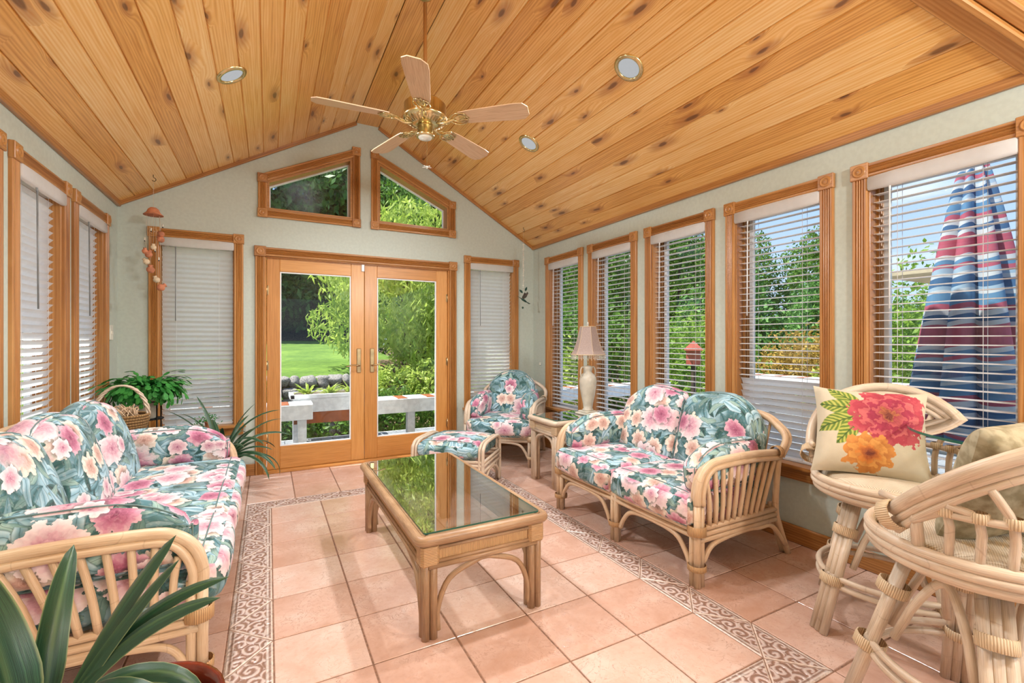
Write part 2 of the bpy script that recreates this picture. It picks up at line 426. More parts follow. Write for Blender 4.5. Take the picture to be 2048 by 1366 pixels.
def pillowmat():
    m, nt, b = newmat('peony_pillow'); uv = tex(nt)         # u,v -.5...5 on the front face
    _, nc = noise(nt, uv, 5, 3)
    q = vmath(nt, 'ADD', uv, vmath(nt, 'SCALE', vmath(nt, 'SUBTRACT', nc, (.5, .5, .5)), scale=.07))
    x, y, _ = sep(nt, q); wob, _ = noise(nt, uv, 14, 3)
    col = mix(nt, wob, lin('#c2b79e'), lin('#cec4ac'))
    for cx, cy, an, L, W in [(-.22, .33, 2.5, .2, .08), (-.27, .2, 3.0, .2, .075), (-.27, .03, 3.6, .22, .10), (-.18, -.06, 4.1, .19, .08)]:
        c_, s_ = math.cos(an), math.sin(an)
        dx = x - cx; dy = y - cy
        ax = dx * c_ + dy * s_; ay = dy * c_ - dx * s_
        tt = ax / L; wd = (1 - tt * tt) * W
        mask = smooth(nt, mth(nt, 'ABSOLUTE', ay) - wd, -.006, .006, 1, 0) * smooth(nt, mth(nt, 'ABSOLUTE', tt), .98, 1, 1, 0)
        stripe = smooth(nt, mth(nt, 'SINE', ax * 110 - mth(nt, 'ABSOLUTE', ay) * 130) * .35 + wob, .2, .9)
        lc = mix(nt, stripe, lin('#5f7a2a'), lin('#b3b456'))
        lc = mix(nt, smooth(nt, mth(nt, 'ABSOLUTE', ay), 0, .012, 1, 0), lc, lin('#3c5720'))
        col = mix(nt, mask, col, lc)
    red = [(lin('#6c0c28'), lin('#bd5058')), (lin('#640a28'), lin('#b03e4c')), (lin('#701030'), lin('#c86464')), (lin('#6c0c28'), lin('#a03048')), (lin('#7a1a2c'), lin('#b65456')), (lin('#5c1a18'), lin('#a8603c'))]
    org = [(lin('#8c3e12'), lin('#d08c44')), (lin('#944812'), lin('#d6984c')), (lin('#8a3810'), lin('#cc7e34')), (lin('#561c18'), lin('#a85c28'))]
    col = flower(nt, x - .16, y - .15, .36, red, .3, col, layers=((1, 8), (.86, 9), (.7, 7), (.55, 8), (.38, 6), (.2, 9)), wob=wob)
    col = flower(nt, x + .02, y + .28, .225, org, .7, col, layers=((1, 9), (.72, 8), (.48, 7), (.22, 6)), wob=wob)
    put(nt, b.inputs['Base Color'], col); b.inputs['Roughness'].default_value = .8
    f, _ = noise(nt, uv, 90, 2); bump(nt, b, f, .15, .002)
pillowmat()

def umbrellamat():
    m, nt, b = newmat('umbrella_stripe'); uv = tex(nt); x, y, _ = sep(nt, uv)    # v along the canopy in m
    nz, _ = noise(nt, uv, 3, 2)
    f = mth(nt, 'FRACT', y * 1.75 + nz * .05)
    w = (lin('#d8dfe6')); r = lin('#c4627a'); bl = lin('#6496c0'); nv = lin('#4672a0'); lb = lin('#a9c6de')
    col = ramp(nt, f, [(0, r), (.16, r), (.165, w), (.21, w), (.215, bl), (.26, bl), (.265, r), (.3, r), (.305, lb), (.36, w), (.4, w), (.405, nv), (.5, nv), (.505, lb), (.55, w), (.58, w), (.585, bl), (.7, bl), (.705, r), (.76, r), (.765, w), (.82, w), (.825, nv), (.88, nv), (.885, w), (.93, w), (.935, r), (1, r)][::1][:28], 'CONSTANT')
    put(nt, b.inputs['Base Color'], col); b.inputs['Roughness'].default_value = .8
    t = nt.nodes.new('ShaderNodeBsdfTranslucent'); put(nt, t.inputs[0], col)
    mx = nt.nodes.new('ShaderNodeMixShader'); mx.inputs[0].default_value = .3
    o = nt.nodes['Material Output']
    nt.links.new(b.outputs[0], mx.inputs[1]); nt.links.new(t.outputs[0], mx.inputs[2]); nt.links.new(mx.outputs[0], o.inputs[0])
umbrellamat()
def lawnmat():
    m, nt, b = newmat('lawn'); g = tex(nt, 'Object')
    a, _ = noise(nt, g, .8, 3); c, _ = noise(nt, g, 7, 5, .75)
    col = ramp(nt, a * .5 + c * .5, [(.3, lin('#3f5f1c')), (.5, lin('#64852c')), (.68, lin('#8aa640'))])
    put(nt, b.inputs['Base Color'], col); b.inputs['Roughness'].default_value = .9
    bump(nt, b, c, .5, .05)
lawnmat()

# ------------------------------------------------------------------ mesh builder
class MB:
    def __init__(s): s.v = []; s.f = []; s.uv = []; s.mi = []; s.sm = []; s.rnd = []
    def add(s, vs, fs, uvs, mi=0, smooth=False, rnd=0.0):
        o = len(s.v); s.v.extend([tuple(p) for p in vs])
        for f, u in zip(fs, uvs):
            s.f.append([i + o for i in f]); s.uv.extend([tuple(q) for q in u]); s.mi.append(mi); s.sm.append(smooth); s.rnd.append(rnd)
        return s
    def box(s, c, d, mi=0, rot=None, bev=0.0, v0=None, rnd=0.0):
        """box centred c with size d, u of the map runs along the longest side"""
        hx, hy, hz = d[0] / 2, d[1] / 2, d[2] / 2
        la = max(range(3), key=lambda i: d[i]); off = random.random() * 9 if v0 is None else v0
        vb = random.randint(0, 40)
        b_ = min(bev, hx * .9, hy * .9, hz * .9)
        pts = []; fs = []
        if b_ <= 0:
            for x in (-hx, hx):
                for y in (-hy, hy):
                    for z in (-hz, hz): pts.append((x, y, z))
            fs = [(0, 1, 3, 2), (4, 6, 7, 5), (0, 4, 5, 1), (2, 3, 7, 6), (0, 2, 6, 4), (1, 5, 7, 3)]
        else:
            idx = {}
            h = (hx, hy, hz)
            for sx in (-1, 1):
                for sy in (-1, 1):
                    for sz in (-1, 1):
                        for ax in range(3):
                            q = [sx * (hx - b_), sy * (hy - b_), sz * (hz - b_)]
                            q[ax] = (sx, sy, sz)[ax] * h[ax]
                            idx[(sx, sy, sz, ax)] = len(pts); pts.append(tuple(q))
            I = idx
            def quad(l): fs.append(tuple(l))
            for ax in range(3):
                o1, o2 = [i for i in range(3) if i != ax]
                for sg in (-1, 1):
                    l = []
                    for a, bb in ((-1, -1), (1, -1), (1, 1), (-1, 1)):
                        k = [0, 0, 0]; k[ax] = sg; k[o1] = a; k[o2] = bb; l.append(I[(k[0], k[1], k[2], ax)])
                    quad(l)
                for a in (-1, 1):       # edges parallel to ax
                    for bb in (-1, 1):
                        k0 = [0, 0, 0]; k0[o1] = a; k0[o2] = bb
                        l = []
                        for sg, w_ in ((-1, o1), (1, o1), (1, o2), (-1, o2)):
                            k = list(k0); k[ax] = sg; l.append(I[(k[0], k[1], k[2], w_)])
                        quad(l)
            for sx in (-1, 1):
                for sy in (-1, 1):
                    for sz in (-1, 1): quad([I[(sx, sy, sz, 0)], I[(sx, sy, sz, 1)], I[(sx, sy, sz, 2)]])
            # orient outward
            nf = []
            for f in fs:
                a, b2, c2 = (Vector(pts[f[0]]), Vector(pts[f[1]]), Vector(pts[f[2]]))
                n = (b2 - a).cross(c2 - a); cen = sum((Vector(pts[i]) for i in f), Vector()) / len(f)
                nf.append(f if n.dot(cen) > 0 else f[::-1])
            fs = nf
        uvs = []
        for f in fs:
            a, b2, c2 = (Vector(pts[f[0]]), Vector(pts[f[1]]), Vector(pts[f[2]]))
            n = (b2 - a).cross(c2 - a); ma = max(range(3), key=lambda i: abs(n[i]))
            rest = [i for i in range(3) if i != ma]
            if la in rest: ua = la; va = [i for i in rest if i != la][0]
            else: ua, va = rest
            uvs.append([(pts[i][ua] + off, pts[i][va] + .3 + vb) for i in f])
        R = rot if rot is not None else None
        P = [((R @ Vector(p)) if R is not None else Vector(p)) + Vector(c) for p in pts]
        return s.add(P, fs, uvs, mi, False, rnd)
    def tube(s, pts, r, n=8, mi=0, closed=False, caps=True, smoothpts=0, u0=None, flat=1.0):
        P = [Vector(p) for p in pts]
        if smoothpts: P = crom(P, smoothpts, closed)
        m = len(P); rr = r if callable(r) else (lambda t: r)
        u0 = random.random() * 5 if u0 is None else u0
        T = []
        for i in range(m):
            a = P[(i - 1) % m] if (closed or i > 0) else P[i]; b = P[(i + 1) % m] if (closed or i < m - 1) else P[i]
            t = (b - a); T.append(t.normalized() if t.length > 1e-9 else Vector((0, 0, 1)))
        up = Vector((0, 0, 1)) if abs(T[0].z) < .9 else Vector((1, 0, 0))
        N = (up - T[0] * up.dot(T[0])).normalized()
        vs = []; L = 0; us = []
        for i in range(m):
            if i: L += (P[i] - P[i - 1]).length; N = (N - T[i] * N.dot(T[i])); N = N.normalized() if N.length > 1e-6 else T[i].orthogonal().normalized()
            B = T[i].cross(N); us.append(L + u0); R = rr(i / max(1, m - 1))
            for k in range(n):
                a = 2 * PI * k / n; vs.append(P[i] + N * (R * math.cos(a)) + B * (R * flat * math.sin(a)))
        fs = []; uv = []
        for i in range(m if closed else m - 1):
            j = (i + 1) % m
            for k in range(n):
                k2 = (k + 1) % n; fs.append((i * n + k, i * n + k2, j * n + k2, j * n + k))
                ui, uj = us[i], us[j] if j else us[-1] + .02
                uv.append([(ui, k / n), (ui, (k + 1) / n), (uj, (k + 1) / n), (uj, k / n)])
        if caps and not closed:
            fs.append(tuple(range(n))[::-1]); uv.append([(u0, k / n) for k in range(n)])
            fs.append(tuple((m - 1) * n + k for k in range(n))); uv.append([(us[-1], k / n) for k in range(n)])
        return s.add(vs, fs, uv, mi, True)
    def lathe(s, prof, c=(0, 0, 0), n=24, mi=0, rot=None, smooth=True, flat=False, squash=(1, 1)):
        vs = []; fs = []; uv = []; m = len(prof); L = [0]
        for i in range(1, m): L.append(L[-1] + math.hypot(prof[i][0] - prof[i - 1][0], prof[i][1] - prof[i - 1][1]))
        for r, z in prof:
            for k in range(n):
                a = 2 * PI * k / n; p = Vector((r * math.cos(a) * squash[0], r * math.sin(a) * squash[1], z))
                if rot is not None: p = rot @ p
                vs.append(p + Vector(c))
        for i in range(m - 1):
            for k in range(n):
                k2 = (k + 1) % n; fs.append((i * n + k, i * n + k2, (i + 1) * n + k2, (i + 1) * n + k))
                w = 2 * PI * max(prof[i][0], prof[i + 1][0], .01)
                uv.append([(k / n * w, L[i]), ((k + 1) / n * w, L[i]), ((k + 1) / n * w, L[i + 1]), (k / n * w, L[i + 1])])
        return s.add(vs, fs, uv, mi, smooth)
    def prism(s, poly, z0, z1, fn=None, mi=0, smooth=False):
        """polygon in (a,b), extruded z0..z1; fn maps (a,b,h) to a point"""
        fn = fn or (lambda a, b, h: (a, b, h)); n = len(poly)
        vs = [fn(a, b, z0) for a, b in poly] + [fn(a, b, z1) for a, b in poly]
        fs = [tuple(range(n))[::-1], tuple(range(n, 2 * n))]
        uv = [[poly[i] for i in range(n)][::-1], [p for p in poly]]
        L = 0
        for i in range(n):
            j = (i + 1) % n; l = math.dist(poly[i], poly[j]); fs.append((i, j, n + j, n + i))
            uv.append([(L, z0), (L + l, z0), (L + l, z1), (L, z1)]); L += l
        return s.add(vs, fs, uv, mi, smooth)
    def rbox(s, h, r, n=10, bulge=(0, 0, 0), fn=None, uvo=(0, 0), mi=0, uvs=1.0):
        """rounded, puffed cushion: half sizes h, edge radius r"""
        hx, hy, hz = h; cache = {}; vs = []; fs = []; uv = []
        def pt(p):
            k = tuple(round(c, 5) for c in p)
            if k in cache: return cache[k]
            q = Vector((p[0] * hx, p[1] * hy, p[2] * hz))
            inn = Vector((max(-hx + r, min(hx - r, q.x)), max(-hy + r, min(hy - r, q.y)), max(-hz + r, min(hz - r, q.z))))
            d = q - inn
            o = inn + (d.normalized() * r if d.length > 1e-9 else d)
            bx = (1 - p[1] ** 2) * (1 - p[2] ** 2); by = (1 - p[0] ** 2) * (1 - p[2] ** 2); bz = (1 - p[0] ** 2) * (1 - p[1] ** 2)
            o = Vector((o.x + bulge[0] * p[0] * bx ** .6, o.y + bulge[1] * p[1] * by ** .6, o.z + bulge[2] * p[2] * bz ** .6))
            if fn: o = Vector(fn(o, p))
            cache[k] = len(vs); vs.append(o); return cache[k]
        g = [-1 + 2 * i / n for i in range(n + 1)]
        g = [math.sin(t * PI / 2) * .35 + t * .65 for t in g]
        for ax in range(3):
            o1, o2 = (ax + 1) % 3, (ax + 2) % 3
            for sg in (-1, 1):
                for i in range(n):
                    for j in range(n):
                        q = []
                        for a, b2 in ((i, j), (i + 1, j), (i + 1, j + 1), (i, j + 1)):
                            p = [0, 0, 0]; p[ax] = sg; p[o1] = g[a]; p[o2] = g[b2]; q.append(tuple(p))
                        if sg < 0: q = q[::-1]
                        fs.append(tuple(pt(p) for p in q))
                        hh = h; U = []
                        for p in q:
                            X, Y, Z = p[0] * hx, p[1] * hy, p[2] * hz
                            if ax == 0: U.append((uvo[0] + sg * hx + Y * sg * -1 * -1, uvo[1] + Z))
                            elif ax == 1: U.append((uvo[0] + X, uvo[1] + Z + sg * .0))
                            else: U.append((uvo[0] + X, uvo[1] + sg * hz + Y))
                        uv.append([(a * uvs, b2 * uvs) for a, b2 in U])
        return s.add(vs, fs, uv, mi, True)
    def xform(s, M, start=0):
        for i in range(start, len(s.v)): s.v[i] = tuple(M @ Vector(s.v[i]))
        return s
    def build(s, name, mats, parent=None, loc=None, rz=None):
        me = bpy.data.meshes.new(name); me.from_pydata(s.v, [], s.f)
        if isinstance(mats, str): mats = [mats]
        for m in mats: me.materials.append(MATS[m])
        uvl = me.uv_layers.new(name='UVMap'); uvl.data.foreach_set('uv', np.array(s.uv, dtype=np.float32).ravel())
        me.polygons.foreach_set('material_index', np.array(s.mi, dtype=np.int32))
        me.polygons.foreach_set('use_smooth', np.array(s.sm, dtype=bool))
        if any(s.rnd):
            at = me.attributes.new('rnd', 'FLOAT', 'FACE'); at.data.foreach_set('value', np.array(s.rnd, dtype=np.float32))
        me.update()
        o = bpy.data.objects.new(name, me); COL.objects.link(o)
        if parent is not None: o.parent = parent
        if loc is not None: o.location = loc
        if rz is not None: o.rotation_euler = (0, 0, rz)
        return o
def crom(P, k, closed=False):
    out = []; m = len(P)
    for i in range(m if closed else m - 1):
        p0 = P[(i - 1) % m] if (closed or i > 0) else P[i] * 2 - P[i + 1]
        p1 = P[i]; p2 = P[(i + 1) % m]
        p3 = P[(i + 2) % m] if (closed or i < m - 2) else P[i + 1] * 2 - P[i]
        for j in range(k):
            t = j / k; out.append(.5 * ((2 * p1) + (p2 - p0) * t + (2 * p0 - 5 * p1 + 4 * p2 - p3) * t * t + (-p0 + 3 * p1 - 3 * p2 + p3) * t ** 3))
    if not closed: out.append(P[-1])
    return out
def tag(o, label=None, cat=None, group=None, kind=None):
    if label: o['label'] = label
    if cat: o['category'] = cat
    if group: o['group'] = group
    if kind: o['kind'] = kind
    return o
def empty(name, loc=(0, 0, 0), rz=0.0, label=None, cat=None, group=None, kind=None):
    o = bpy.data.objects.new(name, None); COL.objects.link(o); o.location = loc; o.rotation_euler = (0, 0, rz)
    o.empty_display_size = .1
    return tag(o, label, cat, group, kind)
def copy_tree(o, parent=None):
    kids = list(o.children); c = o.copy(); COL.objects.link(c)
    if parent is not None: c.parent = parent
    for ch in kids: copy_tree(ch, c)
    return c
ROT = Matrix.Rotation
def vaxis(d):   # rotation taking +Z onto d
    return Vector(d).to_track_quat('Z', 'Y').to_matrix()

# ------------------------------------------------------------------ shell
def slab(name, outer, holes, T, fn, mat, label, cat='wall'):
    """planar wall: outer polygon with holes in (a,b); fn(a,b,depth) -> point"""
    m = MB(); loops = [outer] + holes; flat = [p for l in loops for p in l]
    tris = tessellate_polygon([[Vector((a, b, 0)) for a, b in l] for l in loops])
    for dep in (0, T):
        vs = [fn(a, b, dep) for a, b in flat]
        m.add(vs, [tuple(t) for t in tris], [[flat[i] for i in t] for t in tris])
    for l in loops:
        n = len(l)
        for i in range(n):
            a, b = l[i], l[(i + 1) % n]
            m.add([fn(*a, 0), fn(*b, 0), fn(*b, T), fn(*a, T)], [(0, 1, 2, 3)], [[(0, 0), (1, 0), (1, 1), (0, 1)]])
    o = m.build(name, mat); o['kind'] = 'structure'; o['label'] = label; o['category'] = cat
    return o
CW = .075      # casing width
WZ0, WZ1 = .47, 2.24
RWIN = [(3.916, 4.644), (3.116, 3.822), (2.306, 3.011), (1.492, 2.209), (.668, 1.393)]
LWIN = [(2.32, 3.03), (3.12, 3.85), (3.93, 4.655)]
EWIN = [(-.911, -.206), (1.996, 2.706)]
def rect(a0, a1, b0, b1): return [(a0, b0), (a1, b0), (a1, b1), (a0, b1)]
def hole(w): return rect(w[0] + CW - .01, w[1] - CW + .01, WZ0 + .02, WZ1 - CW + .01)
slab('wall_right', [(YB, 0), (YE, 0), (YE, EZ), (YB, EZ)], [hole(w) for w in RWIN], WT, lambda a, b, d: (XR + d, a, b), 'wall_paint', 'sage green right wall with a row of five tall windows')
slab('wall_left', [(YB, 0), (YE, 0), (YE, EZ), (YB, EZ)], [hole(w) for w in LWIN], WT, lambda a, b, d: (XL - d, a, b), 'wall_paint', 'sage green left wall behind the long sofa')
DX0, DX1, DZ = -.112, 1.897, 2.15
T1 = [(-.087, 2.436), (.839, 2.436), (.839, 3.262), (-.087, 2.826)]
T2 = [(.95, 2.436), (1.885, 2.436), (1.885, 2.826), (.95, 3.262)]
def inset(poly, d):
    n = len(poly); out = []
    A = sum(poly[i][0] * poly[(i + 1) % n][1] - poly[(i + 1) % n][0] * poly[i][1] for i in range(n))
    sg = 1 if A > 0 else -1
    for i in range(n):
        p0, p1, p2 = Vector(poly[i - 1]), Vector(poly[i]), Vector(poly[(i + 1) % n])
        a = (p1 - p0).normalized(); b = (p2 - p1).normalized()
        na = Vector((-a.y, a.x)) * sg; nb = Vector((-b.y, b.x)) * sg
        k = (na + nb); k = k / (1 + na.dot(nb)); q = p1 + k * d; out.append((q.x, q.y))
    return out
endholes = [hole(w) for w in EWIN] + [rect(DX0 + CW, DX1 - CW, .0011, DZ - CW)] + [inset(T1, CW - .01), inset(T2, CW - .01)]
slab('wall_end', [(XL - WT, 0), (XR + WT, 0), (XR + WT, EZ), (RX1, RZ), (RX0, RZ), (XL - WT, EZ)], endholes, WT, lambda a, b, d: (a, YE + d, b), 'wall_paint', 'sage green gable wall with french doors and two slanted windows')
# back wall behind the camera with a wide opening added to let sky light in
slab('wall_back', [(XL - WT, 0), (XR + WT, 0), (XR + WT, EZ), (RX1, RZ), (RX0, RZ), (XL - WT, EZ)], [rect(XL + .25, XR - .25, .001, 2.3)], WT, lambda a, b, d: (a, YB - d, b), 'wall_paint', 'sage green wall behind the viewer with a wide opening added for sky light')

# ceiling boards: each board a bevelled strip in one mesh per slope
def slope(name, xa, za, xb, zb, flip, label):
    m = MB(); L = math.hypot(xb - xa, zb - za); n = round(L / .138); w = L / n
    tx, tz = (xb - xa) / L, (zb - za) / L; nx, nz = (tz, -tx) if not flip else (-tz, tx)
    if nz > 0: nx, nz = -nx, -nz
    Y0, Y1 = YB, YE
    def P(s_, h, y): return (xa + tx * s_ - nx * h, y, za + tz * s_ - nz * h)
    for i in range(n):
        s0, s1 = i * w, (i + 1) * w; g = .005; off = random.random() * 20
        prof = [(s0 - .0005, .009), (s0 + g, 0), (s1 - g, 0), (s1 + .0005, .009)]
        for k in range(3):
            a, b = prof[k], prof[k + 1]
            m.add([P(a[0], a[1], Y0), P(b[0], b[1], Y0), P(b[0], b[1], Y1), P(a[0], a[1], Y1)], [(0, 1, 2, 3)],
                  [[(Y0 + off, i + a[0] - s0 + .2), (Y0 + off, i + b[0] - s0 + .2), (Y1 + off, i + b[0] - s0 + .2), (Y1 + off, i + a[0] - s0 + .2)]])
    # backing
    m.add([P(0, .03, Y0), P(L, .03, Y0), P(L, .03, Y1), P(0, .03, Y1)], [(0, 1, 2, 3)], [[(0, 0), (1, 0), (1, 1), (0, 1)]])
    o = m.build(name, 'pine_ceiling'); tag(o, label, 'ceiling', kind='structure'); return o
slope('ceiling_left', XL, EZ, RX0, RZ, False, 'knotty pine boards of the left ceiling slope')
slope('ceiling_right', XR, EZ, RX1, RZ, True, 'knotty pine boards of the right ceiling slope')
m = MB(); m.box(((RX0 + RX1) / 2, (YB + YE) / 2, RZ + .004), (RX1 - RX0 - .004, YE - YB, .02), bev=.003); tag(m.build('ceiling', 'pine_ceiling'), 'flat pine ridge board along the top of the ceiling', 'ceiling', kind='structure')
# roof above (keeps sun off the boards), with eaves
m = MB()
for sg, xa, k in ((-1, XL, KL), (1, XR, KR)):
    xo = xa + sg * .5; xr = RX0 if sg < 0 else RX1
    zo = EZ - k * .5 + .12
    m.prism([(xo, zo), (xr if sg < 0 else xr, RZ + .12), (.915, RZ + .14), (.915, RZ + .26), (xo, zo + .1)], YB - .3, YE + .55, fn=lambda a, b, h: (a, h, b))
tag(m.build('roof', 'roof_shingle'), 'shingled roof over the sunroom', 'roof', kind='structure')

# crown trims (named trim_n)
def bar(name, p0, p1, w, h, n, mat='pine_trim', label=None, bev=.006):
    m = MB(); p0 = Vector(p0); p1 = Vector(p1); d = (p1 - p0); L = d.length; d.normalize()
    nn = Vector(n).normalized(); s_ = d.cross(nn).normalized(); R = Matrix((d, s_, nn)).transposed()
    m.box((0, 0, 0), (L, w, h), bev=bev); m.xform(Matrix.Translation((p0 + p1) / 2) @ R.to_4x4())
    o = m.build(name, mat); tag(o, label, 'trim', kind='structure'); return o
bar('trim_1', (XL + .012, YB, EZ - .005), (XL + .012, YE, EZ - .005), .05, .03, (1, 0, 0), label='pine crown strip along the left wall top')
bar('trim_2', (XR - .012, YB, EZ - .005), (XR - .012, YE, EZ - .005), .05, .03, (-1, 0, 0), label='pine crown strip along the right wall top')
bar('trim_3', (XL, YE - .014, EZ - .008), (RX0, YE - .014, RZ - .012), .045, .026, (0, -1, 0), label='pine strip under the left slope on the gable wall')
bar('trim_4', (XR, YE - .014, EZ - .008), (RX1, YE - .014, RZ - .012), .045, .026, (0, -1, 0), label='pine strip under the right slope on the gable wall')
nrm = Vector((-KR, 0, -1)).normalized()
for j, (ww, hh, off_) in enumerate(((.10, .02, 0), (.03, .045, -.05), (.06, .025, -.10))):
    def hp(x): y = .66 + (XR - x) * .42 + off_; return Vector((x, y, EZ + KR * (XR - x))) + nrm * hh / 2
    bar('trim_%d' % (5 + j), hp(XR), hp(RX1), ww, hh, nrm, label='pine valley board crossing the ceiling at the upper right, strip %s' % ('widest', 'narrow raised', 'second')[j])
# baseboards
bar('baseboard_right', (XR - .009, YB, .055), (XR - .009, YE, .055), .11, .018, (-1, 0, 0), label='stained wooden baseboard under the right windows')
bar('baseboard_left', (XL + .009, YB, .055), (XL + .009, YE, .055), .11, .018, (1, 0, 0), label='stained wooden baseboard behind the sofa')
bar('baseboard_end', (XL, YE - .009, .055), (DX0, YE - .009, .055), .11, .018, (0, -1, 0), label='stained wooden baseboard left of the french doors')
bar('baseboard_end_right', (DX1, YE - .009, .055), (XR, YE - .009, .055), .11, .018, (0, -1, 0), label='stained wooden baseboard right of the french doors')

# ------------------------------------------------------------------ tiled floor
P_, X0_, Y0_ = .346, .018, .806 + .346       # inner field origin
NX, NY, BW = 5, 8, .172
X1_, Y1_ = X0_ + NX * P_, Y0_ + NY * P_
fm = MB()
def poly_tile(pts, mi, uvf, g=.0035, bev=.002):
    if mi == 1: g, bev = .002, .0055
    ins = inset(pts, g); ins2 = inset(pts, g + bev); n = len(pts); r = random.random() * .98 + .01
    top = [(x, y, 0) for x, y in ins2]; low = [(x, y, -.0025) for x, y in ins]
    vs = top + low; fs = [tuple(range(n))]; uv = [[uvf(x, y) for x, y in ins2]]
    for i in range(n):
        j = (i + 1) % n; fs.append((n + i, n + j, j, i)); uv.append([uvf(*ins[i]), uvf(*ins[j]), uvf(*ins2[j]), uvf(*ins2[i])])
    fm.add(vs, fs[:1], uv[:1], mi, False, r); fm.add(vs, fs[1:], uv[1:], 3 if mi == 1 else 0, False, r)
idf = lambda x, y: (x, y)
for i in range(NX):
    for j in range(NY): poly_tile(rect(X0_ + i * P_, X0_ + (i + 1) * P_, Y0_ + j * P_, Y0_ + (j + 1) * P_), 0, idf)
def strip(origin, along, out, n):
    """n periods of alternating triangles along 'along' from inner corner origin; 'out' points outward"""
    O = Vector(origin); A = Vector(along); U = Vector(out)
    uvf = lambda x, y: ((Vector((x, y)) - O).dot(A), (Vector((x, y)) - O).dot(U) / BW)
    def pp(a, b): q = O + A * a + U * b; return (q.x, q.y)
    for k in range(n):
        a = k * P_
        t1 = [pp(a, 0), pp(a + P_, 0), pp(a + P_ / 2, BW)]
        ccw = lambda l: l if sum(l[i][0] * l[(i + 1) % len(l)][1] - l[(i + 1) % len(l)][0] * l[i][1] for i in range(len(l))) > 0 else l[::-1]
        poly_tile(ccw(t1), 1, uvf)
        if k < n - 1: poly_tile(ccw([pp(a + P_ / 2, BW), pp(a + 1.5 * P_, BW), pp(a + P_, 0)]), 1, uvf)
    # end pieces run to the mitred corner
    poly_tile(ccw([pp(0, 0), pp(P_ / 2, BW), pp(-BW, BW)]), 1, uvf)
    poly_tile(ccw([pp(n * P_, 0), pp(n * P_ - P_ / 2, BW), pp(n * P_ + BW, BW)]), 1, uvf)
strip((X0_, Y0_), (0, 1), (-1, 0), NY); strip((X1_, Y0_), (0, 1), (1, 0), NY)
strip((X0_, Y1_), (1, 0), (0, 1), NX); strip((X0_, Y0_), (1, 0), (0, -1), NX)
OX0, OX1, OY0, OY1 = X0_ - BW, X1_ + BW, Y0_ - BW, Y1_ + BW
def fill(xa, xb, ya, yb, gx, gy):
    xs = sorted({xa, xb} | {x for x in [gx + P_ * k for k in range(-30, 40)] if xa + .01 < x < xb - .01})
    ys = sorted({ya, yb} | {y for y in [gy + P_ * k for k in range(-30, 40)] if ya + .01 < y < yb - .01})
    for i in range(len(xs) - 1):
        for j in range(len(ys) - 1): poly_tile(rect(xs[i], xs[i + 1], ys[j], ys[j + 1]), 0, idf)
fill(OX1, XR, YB, YE, OX1, Y0_ + P_ / 2)
fill(XL, OX0, YB, YE, OX0, Y0_ + P_ / 2)
fill(OX0, OX1, OY1, YE, X0_ + P_ / 2, OY1)
fill(OX0, OX1, YB, OY0, X0_ + P_ / 2, OY0)
fm.add([(XL - WT, YB - WT, -.0025), (XR + WT, YB - WT, -.0025), (XR + WT, YE + WT, -.0025), (XL - WT, YE + WT, -.0025)], [(0, 1, 2, 3)], [[(0, 0), (1, 0), (1, 1), (0, 1)]], 2, False, .5)
fm.box(((XL + XR) / 2, (YB + YE) / 2, -.08), (XR - XL + 2 * WT, YE - YB + 2 * WT, .15), 2)
tag(fm.build('floor', ['floor_tile', 'border_tile', 'grout', 'border_edge']), 'pinkish terracotta tile floor with an ornate brown border', 'floor', kind='structure')

# ------------------------------------------------------------------ windows
PROF = [(0, 0), (0, .016), (.08, .02), (.2, .02), (.26, .013), (.34, .021), (.42, .013), (.5, .021), (.58, .013), (.66, .021), (.74, .013), (.8, .02), (.94, .02), (1, .014), (1, 0)]
def casing(m, p0, p1, w, fn, prof=PROF):
    """fluted board from p0 to p1 (2-D), width w to the left of the direction; fn(a,b,d): d towards the room"""
    p0 = Vector(p0); p1 = Vector(p1); d = (p1 - p0).normalized(); nn = Vector((-d.y, d.x)); L = (p1 - p0).length
    vs = []; 
    for q in (p0, p1):
        for t, h in prof: s_ = q + nn * (t * w); vs.append(fn(s_.x, s_.y, h))
    n = len(prof); fs = []; uv = []; o = random.random() * 9; vb = random.randint(0, 30)
    for i in range(n - 1):
        fs.append((i, i + 1, n + i + 1, n + i)); a, b = prof[i][0] * w + .2 + vb, prof[i + 1][0] * w + .2 + vb
        uv.append([(o, a), (o, b), (o + L, b), (o + L, a)])
    fs += [tuple(range(n))[::-1], tuple(range(n, 2 * n))]; uv += [[(o + prof[i][1], prof[i][0] * w + vb) for i in range(n)]] * 2
    m.add(vs, fs, uv)
def rosette(m, c, s, fn):
    m2 = MB(); m2.box((0, 0, .014), (s, s, .028), bev=.003)
    m2.lathe([(.0001, .032), (s * .1, .034), (s * .16, .029), (s * .2, .029), (s * .26, .034), (s * .32, .034), (s * .38, .028)], (0, 0, 0), 20)
    vs = [fn(c[0] + v[0], c[1] + v[1], v[2]) for v in m2.v]
    o = len(m.v); m.v.extend(vs); m.f.extend([[i + o for i in f] for f in m2.f]); m.uv.extend(m2.uv); m.mi.extend(m2.mi); m.sm.extend(m2.sm); m.rnd.extend(m2.rnd)
def quadbox(m, a0, a1, b0, b1, y0, y1, bev=.003, mi=0):   # local window frame: x right, y outward, z up
    m.box(((a0 + a1) / 2, (y0 + y1) / 2, (b0 + b1) / 2), (abs(a1 - a0), abs(y1 - y0), abs(b1 - b0)), mi, bev=bev)
